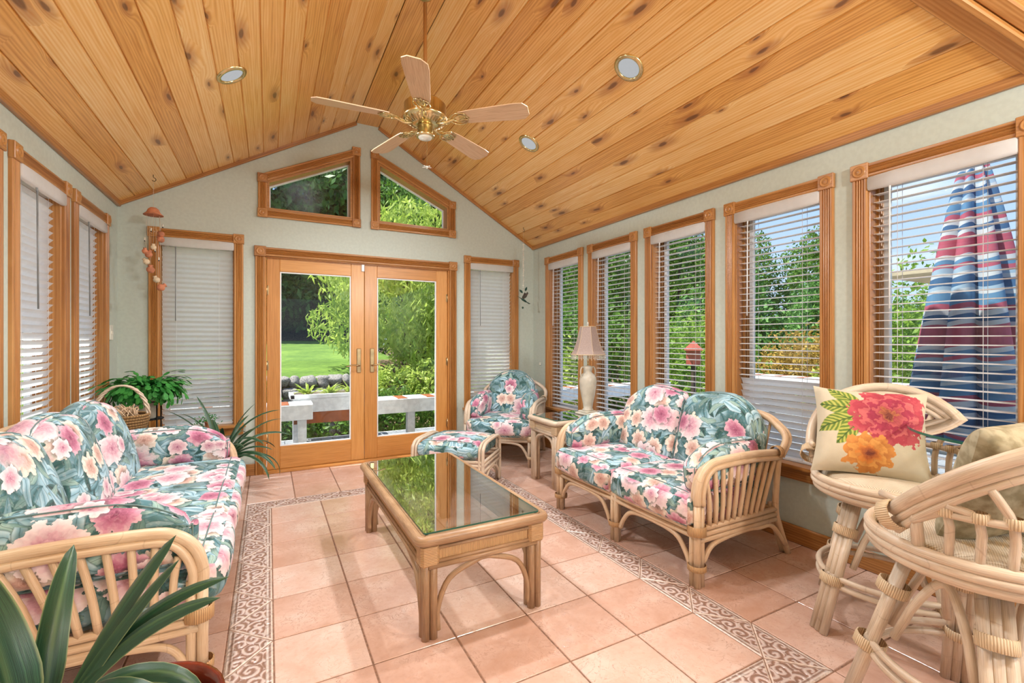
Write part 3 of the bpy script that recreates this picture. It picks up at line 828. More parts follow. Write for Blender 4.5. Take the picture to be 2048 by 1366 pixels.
def window(n, loc, rz, W, label, hung=True):
    """local x 0..W outer casing, z from WZ0, y outward from wall face"""
    e = empty('window_%d' % n, loc, rz, label, 'window', kind='structure')
    H = WZ1
    m = MB(); fn = lambda a, b, d: (a, -d, b)
    casing(m, (CW, WZ0), (CW, H - CW), CW, fn); casing(m, (W, WZ0), (W, H - CW), CW, fn)
    casing(m, (CW, H - CW), (W - CW, H - CW), CW, fn)
    rosette(m, (CW / 2, H - CW / 2), CW + .012, fn); rosette(m, (W - CW / 2, H - CW / 2), CW + .012, fn)
    m.build('casing', 'pine_trim', e)
    m = MB(); quadbox(m, -.02, W + .02, WZ0 - .005, WZ0 + .022, -.05, WT * .5); quadbox(m, 0, W, WZ0 - .075, WZ0 - .005, -.018, 0)
    m.build('sill', 'pine_trim', e)
    m = MB(); j = .016; a0, a1, z0, z1 = CW - .01, W - CW + .01, WZ0 + .022, H - CW + .01
    for (p, q) in ((a0, a0 + j), (a1 - j, a1)):
        quadbox(m, p, q, z0, z1, 0, WT)
        s_ = 1 if p == a0 else -1
        pp = p if s_ > 0 else q
        for dy in (.075, .1, .12): quadbox(m, pp, pp + s_ * (j + .012), z0, z1, dy, dy + .012, .003)
    quadbox(m, a0, a1, z1 - j, z1, 0, WT)
    m.build('jamb', 'pine_trim', e)
    m = MB(); a0 += j; a1 -= j; z1 -= j; f = .038
    quadbox(m, a0, a0 + f, z0, z1, .125, .155); quadbox(m, a1 - f, a1, z0, z1, .125, .155)
    quadbox(m, a0 + f, a1 - f, z0, z0 + f, .125, .155); quadbox(m, a0 + f, a1 - f, z1 - f, z1, .125, .155)
    m.build('sash', 'white_vinyl', e)
    m = MB(); quadbox(m, a0 + f - .003, a1 - f + .003, z0 + f - .003, z1 - f + .003, .139, .141, 0); m.build('pane', 'pane_glass', e)
    return e
def blind(loc, rz, W, label, tilt=.05, split=None, wand_x=None, group=None):
    """venetian blind hung inside the jamb; tilt in radians of every slat; split=(z, tilt below)"""
    e = empty('window_blind', (loc[0], loc[1], 0), rz, label, 'window blind', group)
    a0, a1, z1 = CW + .012, W - CW - .012, WZ1 - CW - .008
    m = MB(); sl = .05; z = z1 - .085; k = 0
    while z > WZ0 + .05:
        t = tilt
        if split and z < split[0]: t = split[1]
        hw = sl / 2; cy = .048
        for (q0, q1, c0, c1) in ((-1, 0, 0, .003), (0, 1, .003, 0)):
            P = []
            for (q, c) in ((q0, c0), (q1, c1)):
                yy = q * hw; P.append((cy + yy * math.cos(t) - c * math.sin(t), z + yy * math.sin(t) + c * math.cos(t)))
            (y0, zz0), (y1, zz1) = P; nx_ = -math.sin(t) * .0025; nz_ = math.cos(t) * .0025
            vs = [(a0, y0, zz0), (a1, y0, zz0), (a1, y1, zz1), (a0, y1, zz1)]
            vs += [(x, y - nx_ * -1, zq - nz_) for x, y, zq in vs]
            m.add(vs, [(0, 1, 2, 3), (7, 6, 5, 4), (0, 4, 5, 1), (2, 6, 7, 3), (0, 3, 7, 4), (1, 5, 6, 2)], [[(0, 0), (1, 0), (1, 1), (0, 1)]] * 6, 0, False)
        z -= .0435
    m.build('slats', 'blind_white', e)
    m = MB(); m.box(((a0 + a1) / 2, .048, WZ0 + .036), (a1 - a0, .05, .018), bev=.005); m.build('bottom_rail', 'blind_white', e)
    m = MB()   # rounded valance with returns, standing a little into the room
    m.rbox(((a1 - a0) / 2 + .012, .018, .04), .014, 4); m.xform(Matrix.Translation(((a0 + a1) / 2, -.012, z1 - .03)))
    s0 = len(m.v); m.box(((a0 + a1) / 2, .045, z1 - .02), (a1 - a0, .06, .03), bev=.003)
    m.build('valance', 'blind_white', e)
    m = MB()
    for fx in (.2, .8):
        x = a0 + (a1 - a0) * fx
        for yy in (.021, .075): m.tube([(x, yy, z1 - .05), (x, yy, WZ0 + .04)], .0012, 5)
    m.build('ladder_cord', 'blind_white', e)
    x = a0 + (a1 - a0) * (.17 if wand_x is None else wand_x)
    m = MB(); m.tube([(x, -.02, z1 - .07), (x, -.022, z1 - .09)], .005, 6); m.tube([(x, -.022, z1 - .09), (x, -.026, z1 - .72)], .004, 6)
    m.build('tilt_wand', 'white_vinyl' if loc[0] > 2 else 'wand_grey', e)
    return e
names_r = ['right-wall window nearest the gable wall', 'right-wall window behind the table lamp', 'right-wall window above the far end of the loveseat', 'right-wall window between loveseat and flowered pillow stool', 'right-wall window in front of the striped patio umbrella']
for k, (y0, y1) in enumerate(RWIN):
    window(k + 1, (XR, y1, 0), -PI / 2, y1 - y0, names_r[k])
lab_r = ['open white blind in the right-wall window nearest the gable corner', 'open white blind behind the table lamp', 'fully open white blind behind the left back cushion of the loveseat',
         'white blind with open slats above and closed slats at the bottom', 'open white blind in front of the closed striped patio umbrella']
for k, (y0, y1) in enumerate(RWIN):
    blind((XR, y1), -PI / 2, y1 - y0, lab_r[k], tilt=.03, split=(1.02, -1.05) if k == 3 else None, group='white window blinds')
names_l = ['left-wall window at the left photo edge', 'left-wall window behind the middle of the sofa', 'left-wall window nearest the corner with the light switch']
lab_l = ['closed white blind at the very left edge of the photo', 'closed white blind over the middle of the sofa back', 'closed white blind nearest the corner light switch']
for k, (y0, y1) in enumerate(LWIN):
    window(k + 6, (XL, y0, 0), PI / 2, y1 - y0, names_l[k]); blind((XL, y0), PI / 2, y1 - y0, lab_l[k], tilt=-.92, wand_x=.3, group='white window blinds')
names_e = ['gable-wall window left of the french doors', 'gable-wall window right of the french doors']
lab_e = ['closed white blind left of the french doors behind the green plant', 'closed white blind right of the french doors behind the armchair']
for k, (x0, x1) in enumerate(EWIN):
    window(k + 9, (x0, YE, 0), 0, x1 - x0, names_e[k]); blind((x0, YE), 0, x1 - x0, lab_e[k], tilt=-.98, wand_x=.2, group='white window blinds')
# trapezoid windows
for k, (T, nm) in enumerate(((T1, 'slanted gable window left of the ridge'), (T2, 'slanted gable window right of the ridge'))):
    e = empty('window_%d' % (11 + k), (T[0][0], YE, T[0][1]), 0, nm, 'window', kind='structure')
    Q = [(a - T[0][0], b - T[0][1]) for a, b in T]; m = MB(); fn = lambda a, b, d: (a, -d, b); I = inset(Q, CW)
    for i in range(4):
        j = (i + 1) % 4
        # mitred board between outer and inner edges
        nseg = len(PROF); vs = []
        for (o_, n_) in ((Q[i], I[i]), (Q[j], I[j])):
            for t, h in PROF: vs.append(fn(o_[0] + (n_[0] - o_[0]) * t, o_[1] + (n_[1] - o_[1]) * t, h))
        L = math.dist(Q[i], Q[j]); of = random.random() * 5
        m.add(vs, [(a, a + 1, nseg + a + 1, nseg + a) for a in range(nseg - 1)], [[(of, PROF[a][0] * CW + i), (of, PROF[a + 1][0] * CW + i), (of + L, PROF[a + 1][0] * CW + i), (of + L, PROF[a][0] * CW + i)] for a in range(nseg - 1)])
    for i in range(4):
        c = ((Q[i][0] + I[i][0]) / 2, (Q[i][1] + I[i][1]) / 2 + (.01 if i == (2 if k == 0 else 3) else 0)); rosette(m, c, CW + .01, fn)
    m.build('casing', 'pine_trim', e)
    for nm2, mat, ins_a, ins_b, ya, yb in (('jamb', 'pine_trim', CW - .01, CW + .02, 0, .125), ('sash', 'white_vinyl', CW + .014, CW + .03, .12, .155)):
        m = MB(); A = inset(Q, ins_a); B = inset(Q, ins_b)
        for i in range(4):
            j = (i + 1) % 4; pts = [A[i], A[j], B[j], B[i]]
            m.prism(pts, ya, yb, fn=lambda a, b, h: (a, h, b))
        m.build(nm2, mat, e)
    m = MB(); m.prism(inset(Q, CW + .012), .139, .141, fn=lambda a, b, h: (a, h, b)); m.build('pane', 'pane_glass', e)

# ------------------------------------------------------------------ french doors
m = MB(); fn = lambda a, b, d: (a, YE - d * 1.2, b)
CD = .085
casing(m, (DX0 + CD, 0), (DX0 + CD, DZ - CD), CD, fn); casing(m, (DX1, 0), (DX1, DZ - CD), CD, fn); casing(m, (DX0 + CD, DZ - CD), (DX1 - CD, DZ - CD), CD, fn)
rosette(m, (DX0 + CD / 2, DZ - CD / 2), CD + .014, fn); rosette(m, (DX1 - CD / 2, DZ - CD / 2), CD + .014, fn)
tag(m.build('trim_9', 'pine_trim'), 'fluted wooden casing with corner rosettes around the french doors', 'trim', kind='structure')
m = MB(); ja, jb, jz = DX0 + CW, DX1 - CW, DZ - CW
m.box((ja + .01, YE + .08, jz / 2), (.02, .16, jz), bev=.002); m.box((jb - .01, YE + .08, jz / 2), (.02, .16, jz), bev=.002); m.box(((ja + jb) / 2, YE + .08, jz - .01), (jb - ja, .16, .02), bev=.002)
m.box(((ja + jb) / 2, YE + .06, .012), (jb - ja, .2, .024), bev=.004)
tag(m.build('trim_10', 'fir_door'), 'wooden frame and threshold of the french doors', 'trim', kind='structure')
def door(n, x0, x1, gx0, gx1, side, label):
    e = empty('door_%d' % n, ((x0 + x1) / 2, YE + .02, .026), 0, label, 'door', kind='structure')
    X = lambda x: x - (x0 + x1) / 2
    z1 = 2.045; gz0, gz1 = .215, 1.905; y0, y1 = 0.0, .045
    m = MB(); quadbox(m, X(x0), X(gx0), 0, z1, y0, y1); quadbox(m, X(gx1), X(x1), 0, z1, y0, y1)
    quadbox(m, X(gx0), X(gx1), 0, gz0, y0 + .001, y1 - .001); quadbox(m, X(gx0), X(gx1), gz1, z1, y0 + .001, y1 - .001)
    m.build('door_leaf', 'fir_door', e)
    m = MB(); b = .012
    for a, c, p, q in ((gx0, gx0 + b, gz0, gz1), (gx1 - b, gx1, gz0, gz1), (gx0 + b, gx1 - b, gz0, gz0 + b), (gx0 + b, gx1 - b, gz1 - b, gz1)): quadbox(m, X(a), X(c), p, q, .008, .03, .002)
    m.build('glass_bead', 'white_vinyl', e)
    m = MB(); quadbox(m, X(gx0) + .004, X(gx1) - .004, gz0 + .004, gz1 - .004, .019, .021, 0); m.build('pane', 'pane_glass', e)
    hx = X(x1 - .055) if side > 0 else X(x0 + .075)
    m = MB(); m.box((hx, -.006, 1.03), (.042, .012, .25), bev=.004); m.lathe([(.0001, .018), (.011, .018), (.014, 0)], (hx, 0, .98), 12, rot=ROT(PI / 2, 3, 'X'))
    pl_ = m.build('handle_plate', 'pewter_brass', e)
    m = MB(); s_ = -side; m.tube([(hx, -.01, .98), (hx, -.045, .98), (hx + s_ * .03, -.055, .984), (hx + s_ * .075, -.05, .987), (hx + s_ * .115, -.05, .975), (hx + s_ * .13, -.05, .978)], lambda t: .008 - .003 * t, 8, smoothpts=4)
    m.build('door_handle', 'pewter_brass', pl_)
    for hz in (.3, 1.0, 1.72):
        m = MB(); hxx = X(x0) if side > 0 else X(x1); m.tube([(hxx, -.006, hz - .045), (hxx, -.006, hz + .045)], .007, 8); m.box((hxx, -.001, hz), (.03, .003, .085)); m.build('hinge', 'pewter_brass', e)
    return e
d1 = door(1, -.014, .885, .098, .754, 1, 'left leaf of the glazed french doors')
d2 = door(2, .889, 1.799, 1.017, 1.671, -1, 'right leaf of the glazed french doors')
m = MB(); m.box((-.42 + .9 * .5 + .405, -.008, 2.0), (.03, .014, .085), bev=.004); m.v = [(v[0] - .0, v[1], v[2]) for v in m.v]; m.build('top_bolt', 'white_vinyl', d1)

# ------------------------------------------------------------------ ceiling fan
fan = empty('ceiling_fan', (.905, 2.92, 3.52), 0, 'five blade ceiling fan with light oak blades and polished brass motor', 'ceiling fan')
BZ = 2.70 - 3.52
m = MB(); m.lathe([(.001, -.02), (.03, -.018), (.045, -.01), (.05, 0)], n=28); m.build('canopy', 'brass', fan)
m = MB(); m.tube([(0, 0, -.05), (0, 0, BZ + .13)], .0125, 12); m.build('downrod', 'pine_trim', fan)
m = MB(); m.lathe([(.001, BZ + .15), (.03, BZ + .15), (.045, BZ + .135), (.115, BZ + .12), (.135, BZ + .1), (.135, BZ + .03), (.142, BZ + .025), (.142, BZ + .012), (.12, BZ - .005), (.09, BZ - .02), (.05, BZ - .03), (.001, BZ - .03)], n=40)
mot = m.build('motor_housing', 'brass', fan)
m = MB()
for k in range(30):
    a = 2 * PI * k / 30; c, s_ = math.cos(a), math.sin(a); m.tube([(.085 * c, .085 * s_, BZ - .024), (.128 * c, .128 * s_, BZ - .002)], .0028, 5)
m.build('vent_ribs', 'pewter_brass', mot)
m = MB(); m.lathe([(.001, BZ - .03), (.05, BZ - .03), (.052, BZ - .04), (.052, BZ - .085), (.06, BZ - .092), (.06, BZ - .102), (.05, BZ - .106), (.045, BZ - .105)], n=32); m.build('switch_housing', 'brass', fan)
m = MB(); m.lathe([(.046, BZ - .104), (.04, BZ - .115), (.012, BZ - .118), (.01, BZ - .124), (.001, BZ - .125)], n=32); m.build('light_cap', 'cream_plastic', fan)
BLA = [math.radians(104 + 72 * k) for k in range(5)]
bm_ = MB(); outl = [(.235, -.048), (.235, .048), (.3, .058), (.6, .074), (.655, .07), (.685, .035), (.685, -.035), (.655, -.07), (.6, -.074), (.3, -.058)]
R12 = ROT(math.radians(-12), 4, 'X')
bm_.prism(outl[::-1], -.003, .003); bm_.uv = [(u, v + .2) for u, v in bm_.uv]; bm_.xform(R12)
b0 = bm_.build('blade', 'fan_oak', fan)
im = MB()
def arc2(cx, cy, r, a0, a1, n=10, z=-.008): return [(cx + r * math.cos(a0 + (a1 - a0) * i / n), cy + r * math.sin(a0 + (a1 - a0) * i / n), z) for i in range(n + 1)]
im.tube([(.08, 0, -.02), (.13, 0, -.03), (.18, 0, -.014), (.2, 0, -.01)], .008, 8, smoothpts=4)
im.box((.245, 0, -.006), (.07, .05, .004), bev=.002)
for sgn in (1, -1):
    im.tube([(.17, sgn * .006, -.012), (.195, sgn * .04, -.01), (.23, sgn * .052, -.009), (.275, sgn * .042, -.009), (.285, sgn * .018, -.009), (.262, sgn * .006, -.009), (.235, sgn * .012, -.009)], .0042, 7, smoothpts=4)
    im.tube([(.19, 0, -.012), (.215, sgn * .02, -.01), (.25, sgn * .03, -.009), (.3, 0, -.009)], .0036, 6, smoothpts=4)
    im.tube([(.12, 0, -.028), (.14, sgn * .024, -.022), (.165, sgn * .018, -.014), (.172, 0, -.012)], .0035, 6, smoothpts=4)
im.xform(ROT(math.radians(-12), 4, 'X'))
iron = im.build('blade_iron', 'brass', b0)
b0.location = (0, 0, BZ); b0.rotation_euler = (0, 0, BLA[0])
for k in range(1, 5):
    c = copy_tree(b0, fan); c.rotation_euler = (0, 0, BLA[k])
m = MB(); px, py = .03, .06
m.tube([(.03, .035, BZ - .09), (.03, .055, BZ - .1), (.03, .058, BZ - .27)], .0012, 5); ch = m.build('pull_chain', 'brass', fan)
m = MB(); m.lathe([(.001, .008), (.006, .005), (.006, -.006), (.001, -.01)], (.03, .058, BZ - .275), 10)
for k in range(5):
    a = 2 * PI * k / 5; q = [(.007, -.003), (.007, .003), (.03, .005), (.03, -.005)]
    c, s_ = math.cos(a), math.sin(a); m.prism([(x * c - y * s_, x * s_ + y * c) for x, y in q], BZ - .277, BZ - .275, fn=lambda a_, b_, h: (a_ + .03, b_ + .058, h))
m.build('chain_ornament', 'cream_plastic', ch)

# ------------------------------------------------------------------ recessed lights
def can_light(x, y, side, label):
    z = EZ + (KL * (x - XL) if side < 0 else KR * (XR - x))
    nrm = Vector((KL, 0, -1)).normalized() if side < 0 else Vector((-KR, 0, -1)).normalized()
    e = empty('ceiling_light', (x, y, z), 0, label, 'ceiling light', 'round recessed ceiling lights')
    R = vaxis(nrm)
    m = MB(); m.lathe([(.068, -.004), (.068, .006), (.074, .012), (.088, .01), (.096, .002), (.096, -.002)], n=40, rot=R); m.build('trim_ring', 'brass', e)
    m = MB(); m.lathe([(.0001, .001), (.03, .004), (.06, .003), (.069, .0)], n=40, rot=R); m.build('lens', 'lamp_lens', e)
    ld = bpy.data.lights.new('ceiling_light_lamp', 'SPOT'); ld.energy = CAN_POWER; ld.spot_size = math.radians(150); ld.spot_blend = .8; ld.shadow_soft_size = .06; ld.color = (.93, .97, 1)
    lo = bpy.data.objects.new('lamp_glow', ld); COL.objects.link(lo); lo.parent = e; lo.location = nrm * .03; lo.rotation_euler = (-nrm).to_track_quat('Z', 'Y').to_euler()
    return e
can_light(-.206, 3.393, -1, 'recessed ceiling light on the left slope, left of the fan')
can_light(1.985, 2.19, 1, 'larger recessed light on the right slope, nearer the viewer')
can_light(1.985, 3.434, 1, 'recessed light on the right slope, farther away beside the fan')
can_light(-.206, 2.15, -1, 'recessed light on the left slope above the near end of the sofa')

def fill_pendant(x, y, label):  # unseen globe lamp added behind the camera to brighten the room
    e = empty('fill_lamp', (x, y, EZ + KR * (XR - x)), 0, label, 'added fill lamp', 'added fill globes over the rear of the room')
    m = MB(); m.tube([(0, 0, 0), (0, 0, -.46)], .006, 8); m.build('stem', 'brass', e)
    m = MB(); m.lathe([(.03, -.44), (.05, -.46), (.05, -.48), (.03, -.48)], n=20); m.build('collar', 'brass', e)
    m = MB(); m.lathe([(.05 if i == 0 else max(.001, .16 * math.sin(PI * (.08 + .92 * i / 14))), -.465 - .16 * (1 - math.cos(PI * i / 14))) for i in range(15)], n=28); m.build('globe', 'frosted_globe', e)
    ld = bpy.data.lights.new('fill_light', 'POINT'); ld.energy = FILL_POWER; ld.shadow_soft_size = .13; ld.color = (.93, .97, 1)
    lo = bpy.data.objects.new('fill_bulb', ld); COL.objects.link(lo); lo.parent = e; lo.location = (0, 0, -.625)
fill_pendant(1.88, -.75, 'added globe lamp for fill light just behind the viewer')
fill_pendant(2.08, -1.9, 'added globe lamp for fill light by the rear opening')

# ------------------------------------------------------------------ rattan seating
def dshape(L, H, rf, n=6):
    """side outline of an arm cushion: front top corner rounded; (y,z) y from -L/2 (front)"""
    pts = [(L / 2, 0), (L / 2, H * .92), (L / 2 - .03, H)]
    for i in range(n + 1):
        a = PI / 2 + (PI / 2) * i / n; pts.append((-L / 2 + rf + rf * math.cos(a), H - rf + rf * math.sin(a)))
    pts += [(-L / 2, .03), (-L / 2 + .03, 0)]
    return pts
def cushion_part(name, parent, half, r, bulge, M, uvo, mat='floral', piping=True, fn=None, n=12):
    m = MB(); m.rbox(half, r, n, bulge, fn, uvo); m.xform(M); o = m.build(name, mat, parent)
    if piping:
        # seam cord round the rim in the XZ or XY plane, following the same deformation
        hx, hy, hz = half; ax = piping if isinstance(piping, int) else 2
        p = MB(); N = 40
        for sgz in ((0,) if ax == 2 else (1, -1)):
            pts = []; p = MB()
            for i in range(N):
                t = i / N * 4; k = int(t); f = (t - k) * 2 - 1
                a, b = ((f, -1), (1, f), (-f, 1), (-1, -f))[k]
                if ax == 2: q = (a, b, sgz * .72)
                elif ax == 1: q = (a, sgz * .8, b)
                else: q = (sgz * .8, a, b)
                Q = Vector((q[0] * hx, q[1] * hy, q[2] * hz))
                inn = Vector((max(-hx + r, min(hx - r, Q.x)), max(-hy + r, min(hy - r, Q.y)), max(-hz + r, min(hz - r, Q.z)))); d = Q - inn
                o_ = inn + (d.normalized() * (r + .001) if d.length > 1e-9 else d)
                bx = (1 - q[1] ** 2) * (1 - q[2] ** 2); by = (1 - q[0] ** 2) * (1 - q[2] ** 2); bz = (1 - q[0] ** 2) * (1 - q[1] ** 2)
                o_ = Vector((o_.x + bulge[0] * q[0] * max(0, bx) ** .6, o_.y + bulge[1] * q[1] * max(0, by) ** .6, o_.z + bulge[2] * q[2] * max(0, bz) ** .6))
                if fn: o_ = Vector(fn(o_, q))
                pts.append(o_)
            p.tube(pts, .003, 6, closed=True); p.xform(M); p.build('piping', 'piping', o)
    return o
simple('piping', '#6d8785', .7)
def rattan_seat(name, loc, rz, W, nseat, label, cat, mat='rattan', D=.78, armH=.63, seatz=.31, backH=.90, fab='floral'):
    e = empty(name, loc, rz, label, cat)
    hw = W / 2; yf = -D / 2; yb = D / 2; r = .0165
    wrap = 'cane_wrap_pale' if mat == 'rattan_pale' else 'cane_wrap'
    # legs: bunches of poles
    def band(c, rad, h=.03, axis=(0, 0, 1)):
        bb = MB(); bb.lathe([(rad, -h / 2), (rad + .004, -h / 2 + .002), (rad + .004, h / 2 - .002), (rad, h / 2)], c, 14, rot=vaxis(axis)); bb.build('binding', wrap, e)
    for sx in (-1, 1):
        x = sx * hw
        m = MB()
        m.tube([(x, yf, 0), (x, yf, armH - .18)], r * 1.1, 10); m.tube([(x - sx * .034, yf + .004, 0), (x - sx * .034, yf + .004, seatz - .01)], r, 10)
        m.tube([(x - sx * .004, yf + .034, 0), (x - sx * .004, yf + .034, armH - .19)], r, 10)
        m.build('leg', mat, e)
        band((x - sx * .012, yf + .012, .10), .044); band((x - sx * .012, yf + .012, seatz - .02), .044, .05)
        m = MB()
        m.tube([(x - sx * .02, yb + .02, 0), (x - sx * .015, yb - .07, .18), (x, yb - .13, .32), (x, yb - .1, armH - .02)], r * 1.1, 10, smoothpts=4)
        m.tube([(x - sx * .05, yb + .02, 0), (x - sx * .045, yb - .07, .18), (x - sx * .03, yb - .13, .32)], r, 10, smoothpts=4)
        m.build('leg', mat, e)
        # arm loop: up the front, over, to the back
        m = MB()
        for dx, dz, rr in ((0, 0, r * 1.25), (-sx * .026, -.008, r), (sx * .012, -.028, r * .9)):
            m.tube([(x + dx, yf - dz, armH - .21), (x + dx, yf - dz, armH - .15), (x + dx, yf + .022 - dz, armH - .075 + dz * .5), (x + dx, yf + .075 - dz * .6, armH - .022 + dz * .8), (x + dx, yf + .16, armH + dz), (x + dx, 0.02, armH + dz + .004), (x + dx, yb - .1, armH - .012 + dz)], rr, 10, smoothpts=5)
        arm = m.build('arm', mat, e)
        ns = 10
        for i in range(ns):
            m = MB()
            t = i / (ns - 1); yb0 = yf + .09 + (D - .26) * t * .82; yt = yf + .07 + (D - .2) * t
            zt = armH - .03 if yt > yf + .2 else armH - .03 - (1 - (yt - yf) / .2) ** 2 * .15
            m.tube([(x, yb0, seatz - .01), (x + sx * .006, yb0 + (yt - yb0) * .35, seatz + .12), (x, yt, zt)], .0125, 8, smoothpts=3); m.build('spindle', mat, arm)
        # side rails + arch brace
        m = MB()
        for dz in (0, -.03, -.058): m.tube([(x, yf, seatz - .015 + dz), (x, yb - .13, seatz - .015 + dz)], .0145, 8)
        m.tube([(x - sx * .004, yf + .05, .12), (x, yf + .1, .19), (x, yf + .2, seatz - .095), (x, 0, seatz - .085), (x, yb - .28, seatz - .095), (x, yb - .16, .2), (x - sx * .01, yb - .02, .06)], .0135, 8, smoothpts=5)
        m.build('side_rail', mat, e)
        band((x, yb - .115, armH - .01), .034, .035, (0, 1, 0))
    # front + back rails
    m = MB()
    for dz in (0, -.031): m.tube([(-hw, yf, seatz - .02 + dz), (hw, yf, seatz - .02 + dz)], .0155, 10)
    m.tube([(-hw, yb - .13, seatz - .02), (hw, yb - .13, seatz - .02)], .0155, 8)
    nb = max(1, nseat if nseat < 3 else 2)
    for k in range(7): yy = yf + .06 + k * (D - .25) / 6; m.tube([(-hw, yy, seatz - .03), (hw, yy, seatz - .03)], .009, 6)
    m.build('seat_rail', mat, e)
    m = MB()
    for k in range(nb):
        xa = -hw + W * k / nb + .05; xb = -hw + W * (k + 1) / nb - .05
        m.tube([(xa, yf + .004, .1), (xa + .03, yf + .004, .16), (xa + .1, yf + .004, seatz - .085), ((xa + xb) / 2, yf + .004, seatz - .07), (xb - .1, yf + .004, seatz - .085), (xb - .03, yf + .004, .16), (xb, yf + .004, .1)], .0135, 8, smoothpts=5)
    m.build('front_brace', mat, e)
    for k in range(1, nb):
        m = MB(); xm = -hw + W * k / nb; m.tube([(xm - .017, yf, 0), (xm - .017, yf, seatz)], r, 10); m.tube([(xm + .017, yf, 0), (xm + .017, yf, seatz)], r, 10); m.tube([(xm, yf + .03, 0), (xm, yf + .03, seatz)], r, 10); m.build('leg', mat, e)
        band((xm, yf + .01, .11), .042)
    # back hoop and uprights
    m = MB(); bz = backH
    for dy, rr in ((0, r * 1.2), (.03, r)):
        m.tube([(-hw, yb - .1 + dy, armH - .04), (-hw - .01, yb - .045 + dy, armH + .06), (-hw + .06, yb - .01 + dy, bz - .08), (-hw + .2, yb + dy, bz - .02), (0, yb + .01 + dy, bz), (hw - .2, yb + dy, bz - .02), (hw - .06, yb - .01 + dy, bz - .08), (hw + .01, yb - .045 + dy, armH + .06), (hw, yb - .1 + dy, armH - .04)], rr, 10, smoothpts=5)
    hoop = m.build('back_hoop', mat, e)
    nsp = int(W / .11)
    for i in range(1, nsp):
        m = MB(); x = -hw + W * i / nsp; edge = min(1, (hw - abs(x)) / .2); m.tube([(x, yb - .13, seatz - .02), (x, yb - .05, .6), (x, yb + .01, bz - .03 - (1 - edge) ** 2 * .12)], .009, 6, smoothpts=3); m.build('spindle', mat, hoop)
    # cushions
    inner = W - .03; sw = inner / nseat; sy0 = yf - .015; sy1 = yb - .2
    for k in range(nseat):
        cx = -inner / 2 + sw * (k + .5)
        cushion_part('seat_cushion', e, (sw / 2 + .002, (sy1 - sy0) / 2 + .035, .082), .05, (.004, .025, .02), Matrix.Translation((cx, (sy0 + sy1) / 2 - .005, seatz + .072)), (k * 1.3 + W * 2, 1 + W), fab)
    bi = inner - .1; bw = bi / nseat
    for k in range(nseat):
        cx = -bi / 2 + bw * (k + .5)
        lsl = 1 if k == 0 else .25; rsl = 1 if k == nseat - 1 else .25
        def fnb(o, p, lsl=lsl, rsl=rsl):
            up = max(0, (p[2] + .2) / 1.2); s_ = lsl if p[0] < 0 else rsl
            return (o.x, o.y, o.z - up * (.19 * abs(p[0]) ** 2.4 * s_) )
        M = Matrix.Translation((cx, yb - .155, seatz + .12 + .225)) @ ROT(math.radians(-17), 4, 'X')
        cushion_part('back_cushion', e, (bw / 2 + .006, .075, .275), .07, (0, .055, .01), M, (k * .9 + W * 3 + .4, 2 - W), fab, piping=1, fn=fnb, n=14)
    for sx in (-1, 1):
        L_ = D - .34; rf = .11
        def fna(o, p, sx=sx):
            up = max(0, p[2]); fr = max(0, -p[1])
            return (o.x, o.y + up * 0, o.z - up * (fr ** 2.2) * .10)
        M = Matrix.Translation((sx * (hw - .082), yf + .05 + L_ / 2 + .03, seatz + .15 + .12)) @ ROT(math.radians(-sx * 6), 4, 'Y')
        # map so that the broad side shows the print
        m_ = cushion_part('arm_cushion', e, (.055, L_ / 2 + .05, .125), .05, (.022, .01, .01), M, (sx * 1.1 + W * 5, .5), fab, piping=3, fn=fna)
    return e
rattan_seat('sofa', (-.61, 2.865, 0), PI / 2, 1.76, 3, 'three seat rattan sofa with flowered cushions along the left wall', 'sofa', D=.80, armH=.6, backH=.86)
rattan_seat('loveseat', (2.33, 2.27, 0), -PI / 2, 1.27, 2, 'two seat rattan loveseat with flowered cushions under the right windows', 'loveseat', D=.78, backH=.83, fab='floral')
rattan_seat('armchair', (2.30, 4.44, 0), math.radians(-42), .70, 1, 'single rattan armchair with flowered cushions in the far right corner', 'armchair', mat='rattan_pale', D=.74, armH=.62, backH=.83, fab='floral_b')

# ottoman
ot = empty('ottoman', (1.47, 3.79, 0), math.radians(-42), 'low rattan footstool with flowered cushion in front of the corner armchair', 'ottoman')
ow, od = .31, .25
for sx in (-1, 1):
    m = MB()
    for dx in (0, -sx * .03):
        m.tube([(sx * ow + dx, -od, 0), (sx * ow + dx, -od, .33), (sx * ow + dx, -od + .02, .385), (sx * ow + dx, -od + .08, .415), (sx * ow + dx, 0, .42), (sx * ow + dx, od - .08, .415), (sx * ow + dx, od - .02, .385), (sx * ow + dx, od, .33), (sx * ow + dx, od, 0)], .015 if dx == 0 else .012, 9, smoothpts=4)
    m.build('leg_loop', 'rattan_pale', ot)
    m = MB()
    for z in (.2, .245, .275): m.tube([(sx * ow, -od, z), (sx * ow, od, z)], .013, 8)
    m.tube([(sx * ow, -od + .03, .02), (sx * ow, -od + .05, .1), (sx * ow, -.08, .175), (sx * ow, .08, .175), (sx * ow, od - .05, .1), (sx * ow, od - .03, .02)], .012, 8, smoothpts=4)
    m.build('side_rail', 'rattan_pale', ot)
for sy in (-1, 1):
    m = MB()
    for z in (.2, .245, .275): m.tube([(-ow, sy * od, z), (ow, sy * od, z)], .013, 8)
    m.tube([(-ow + .03, sy * od, .02), (-ow + .05, sy * od, .1), (-.1, sy * od, .175), (.1, sy * od, .175), (ow - .05, sy * od, .1), (ow - .03, sy * od, .02)], .012, 8, smoothpts=4)
    m.build('front_rail', 'rattan_pale', ot)
cushion_part('cushion', ot, (ow - .035, od + .02, .06), .045, (.0, .01, .035), Matrix.Translation((0, 0, .35)), (9.3, 4.1), 'floral_b')

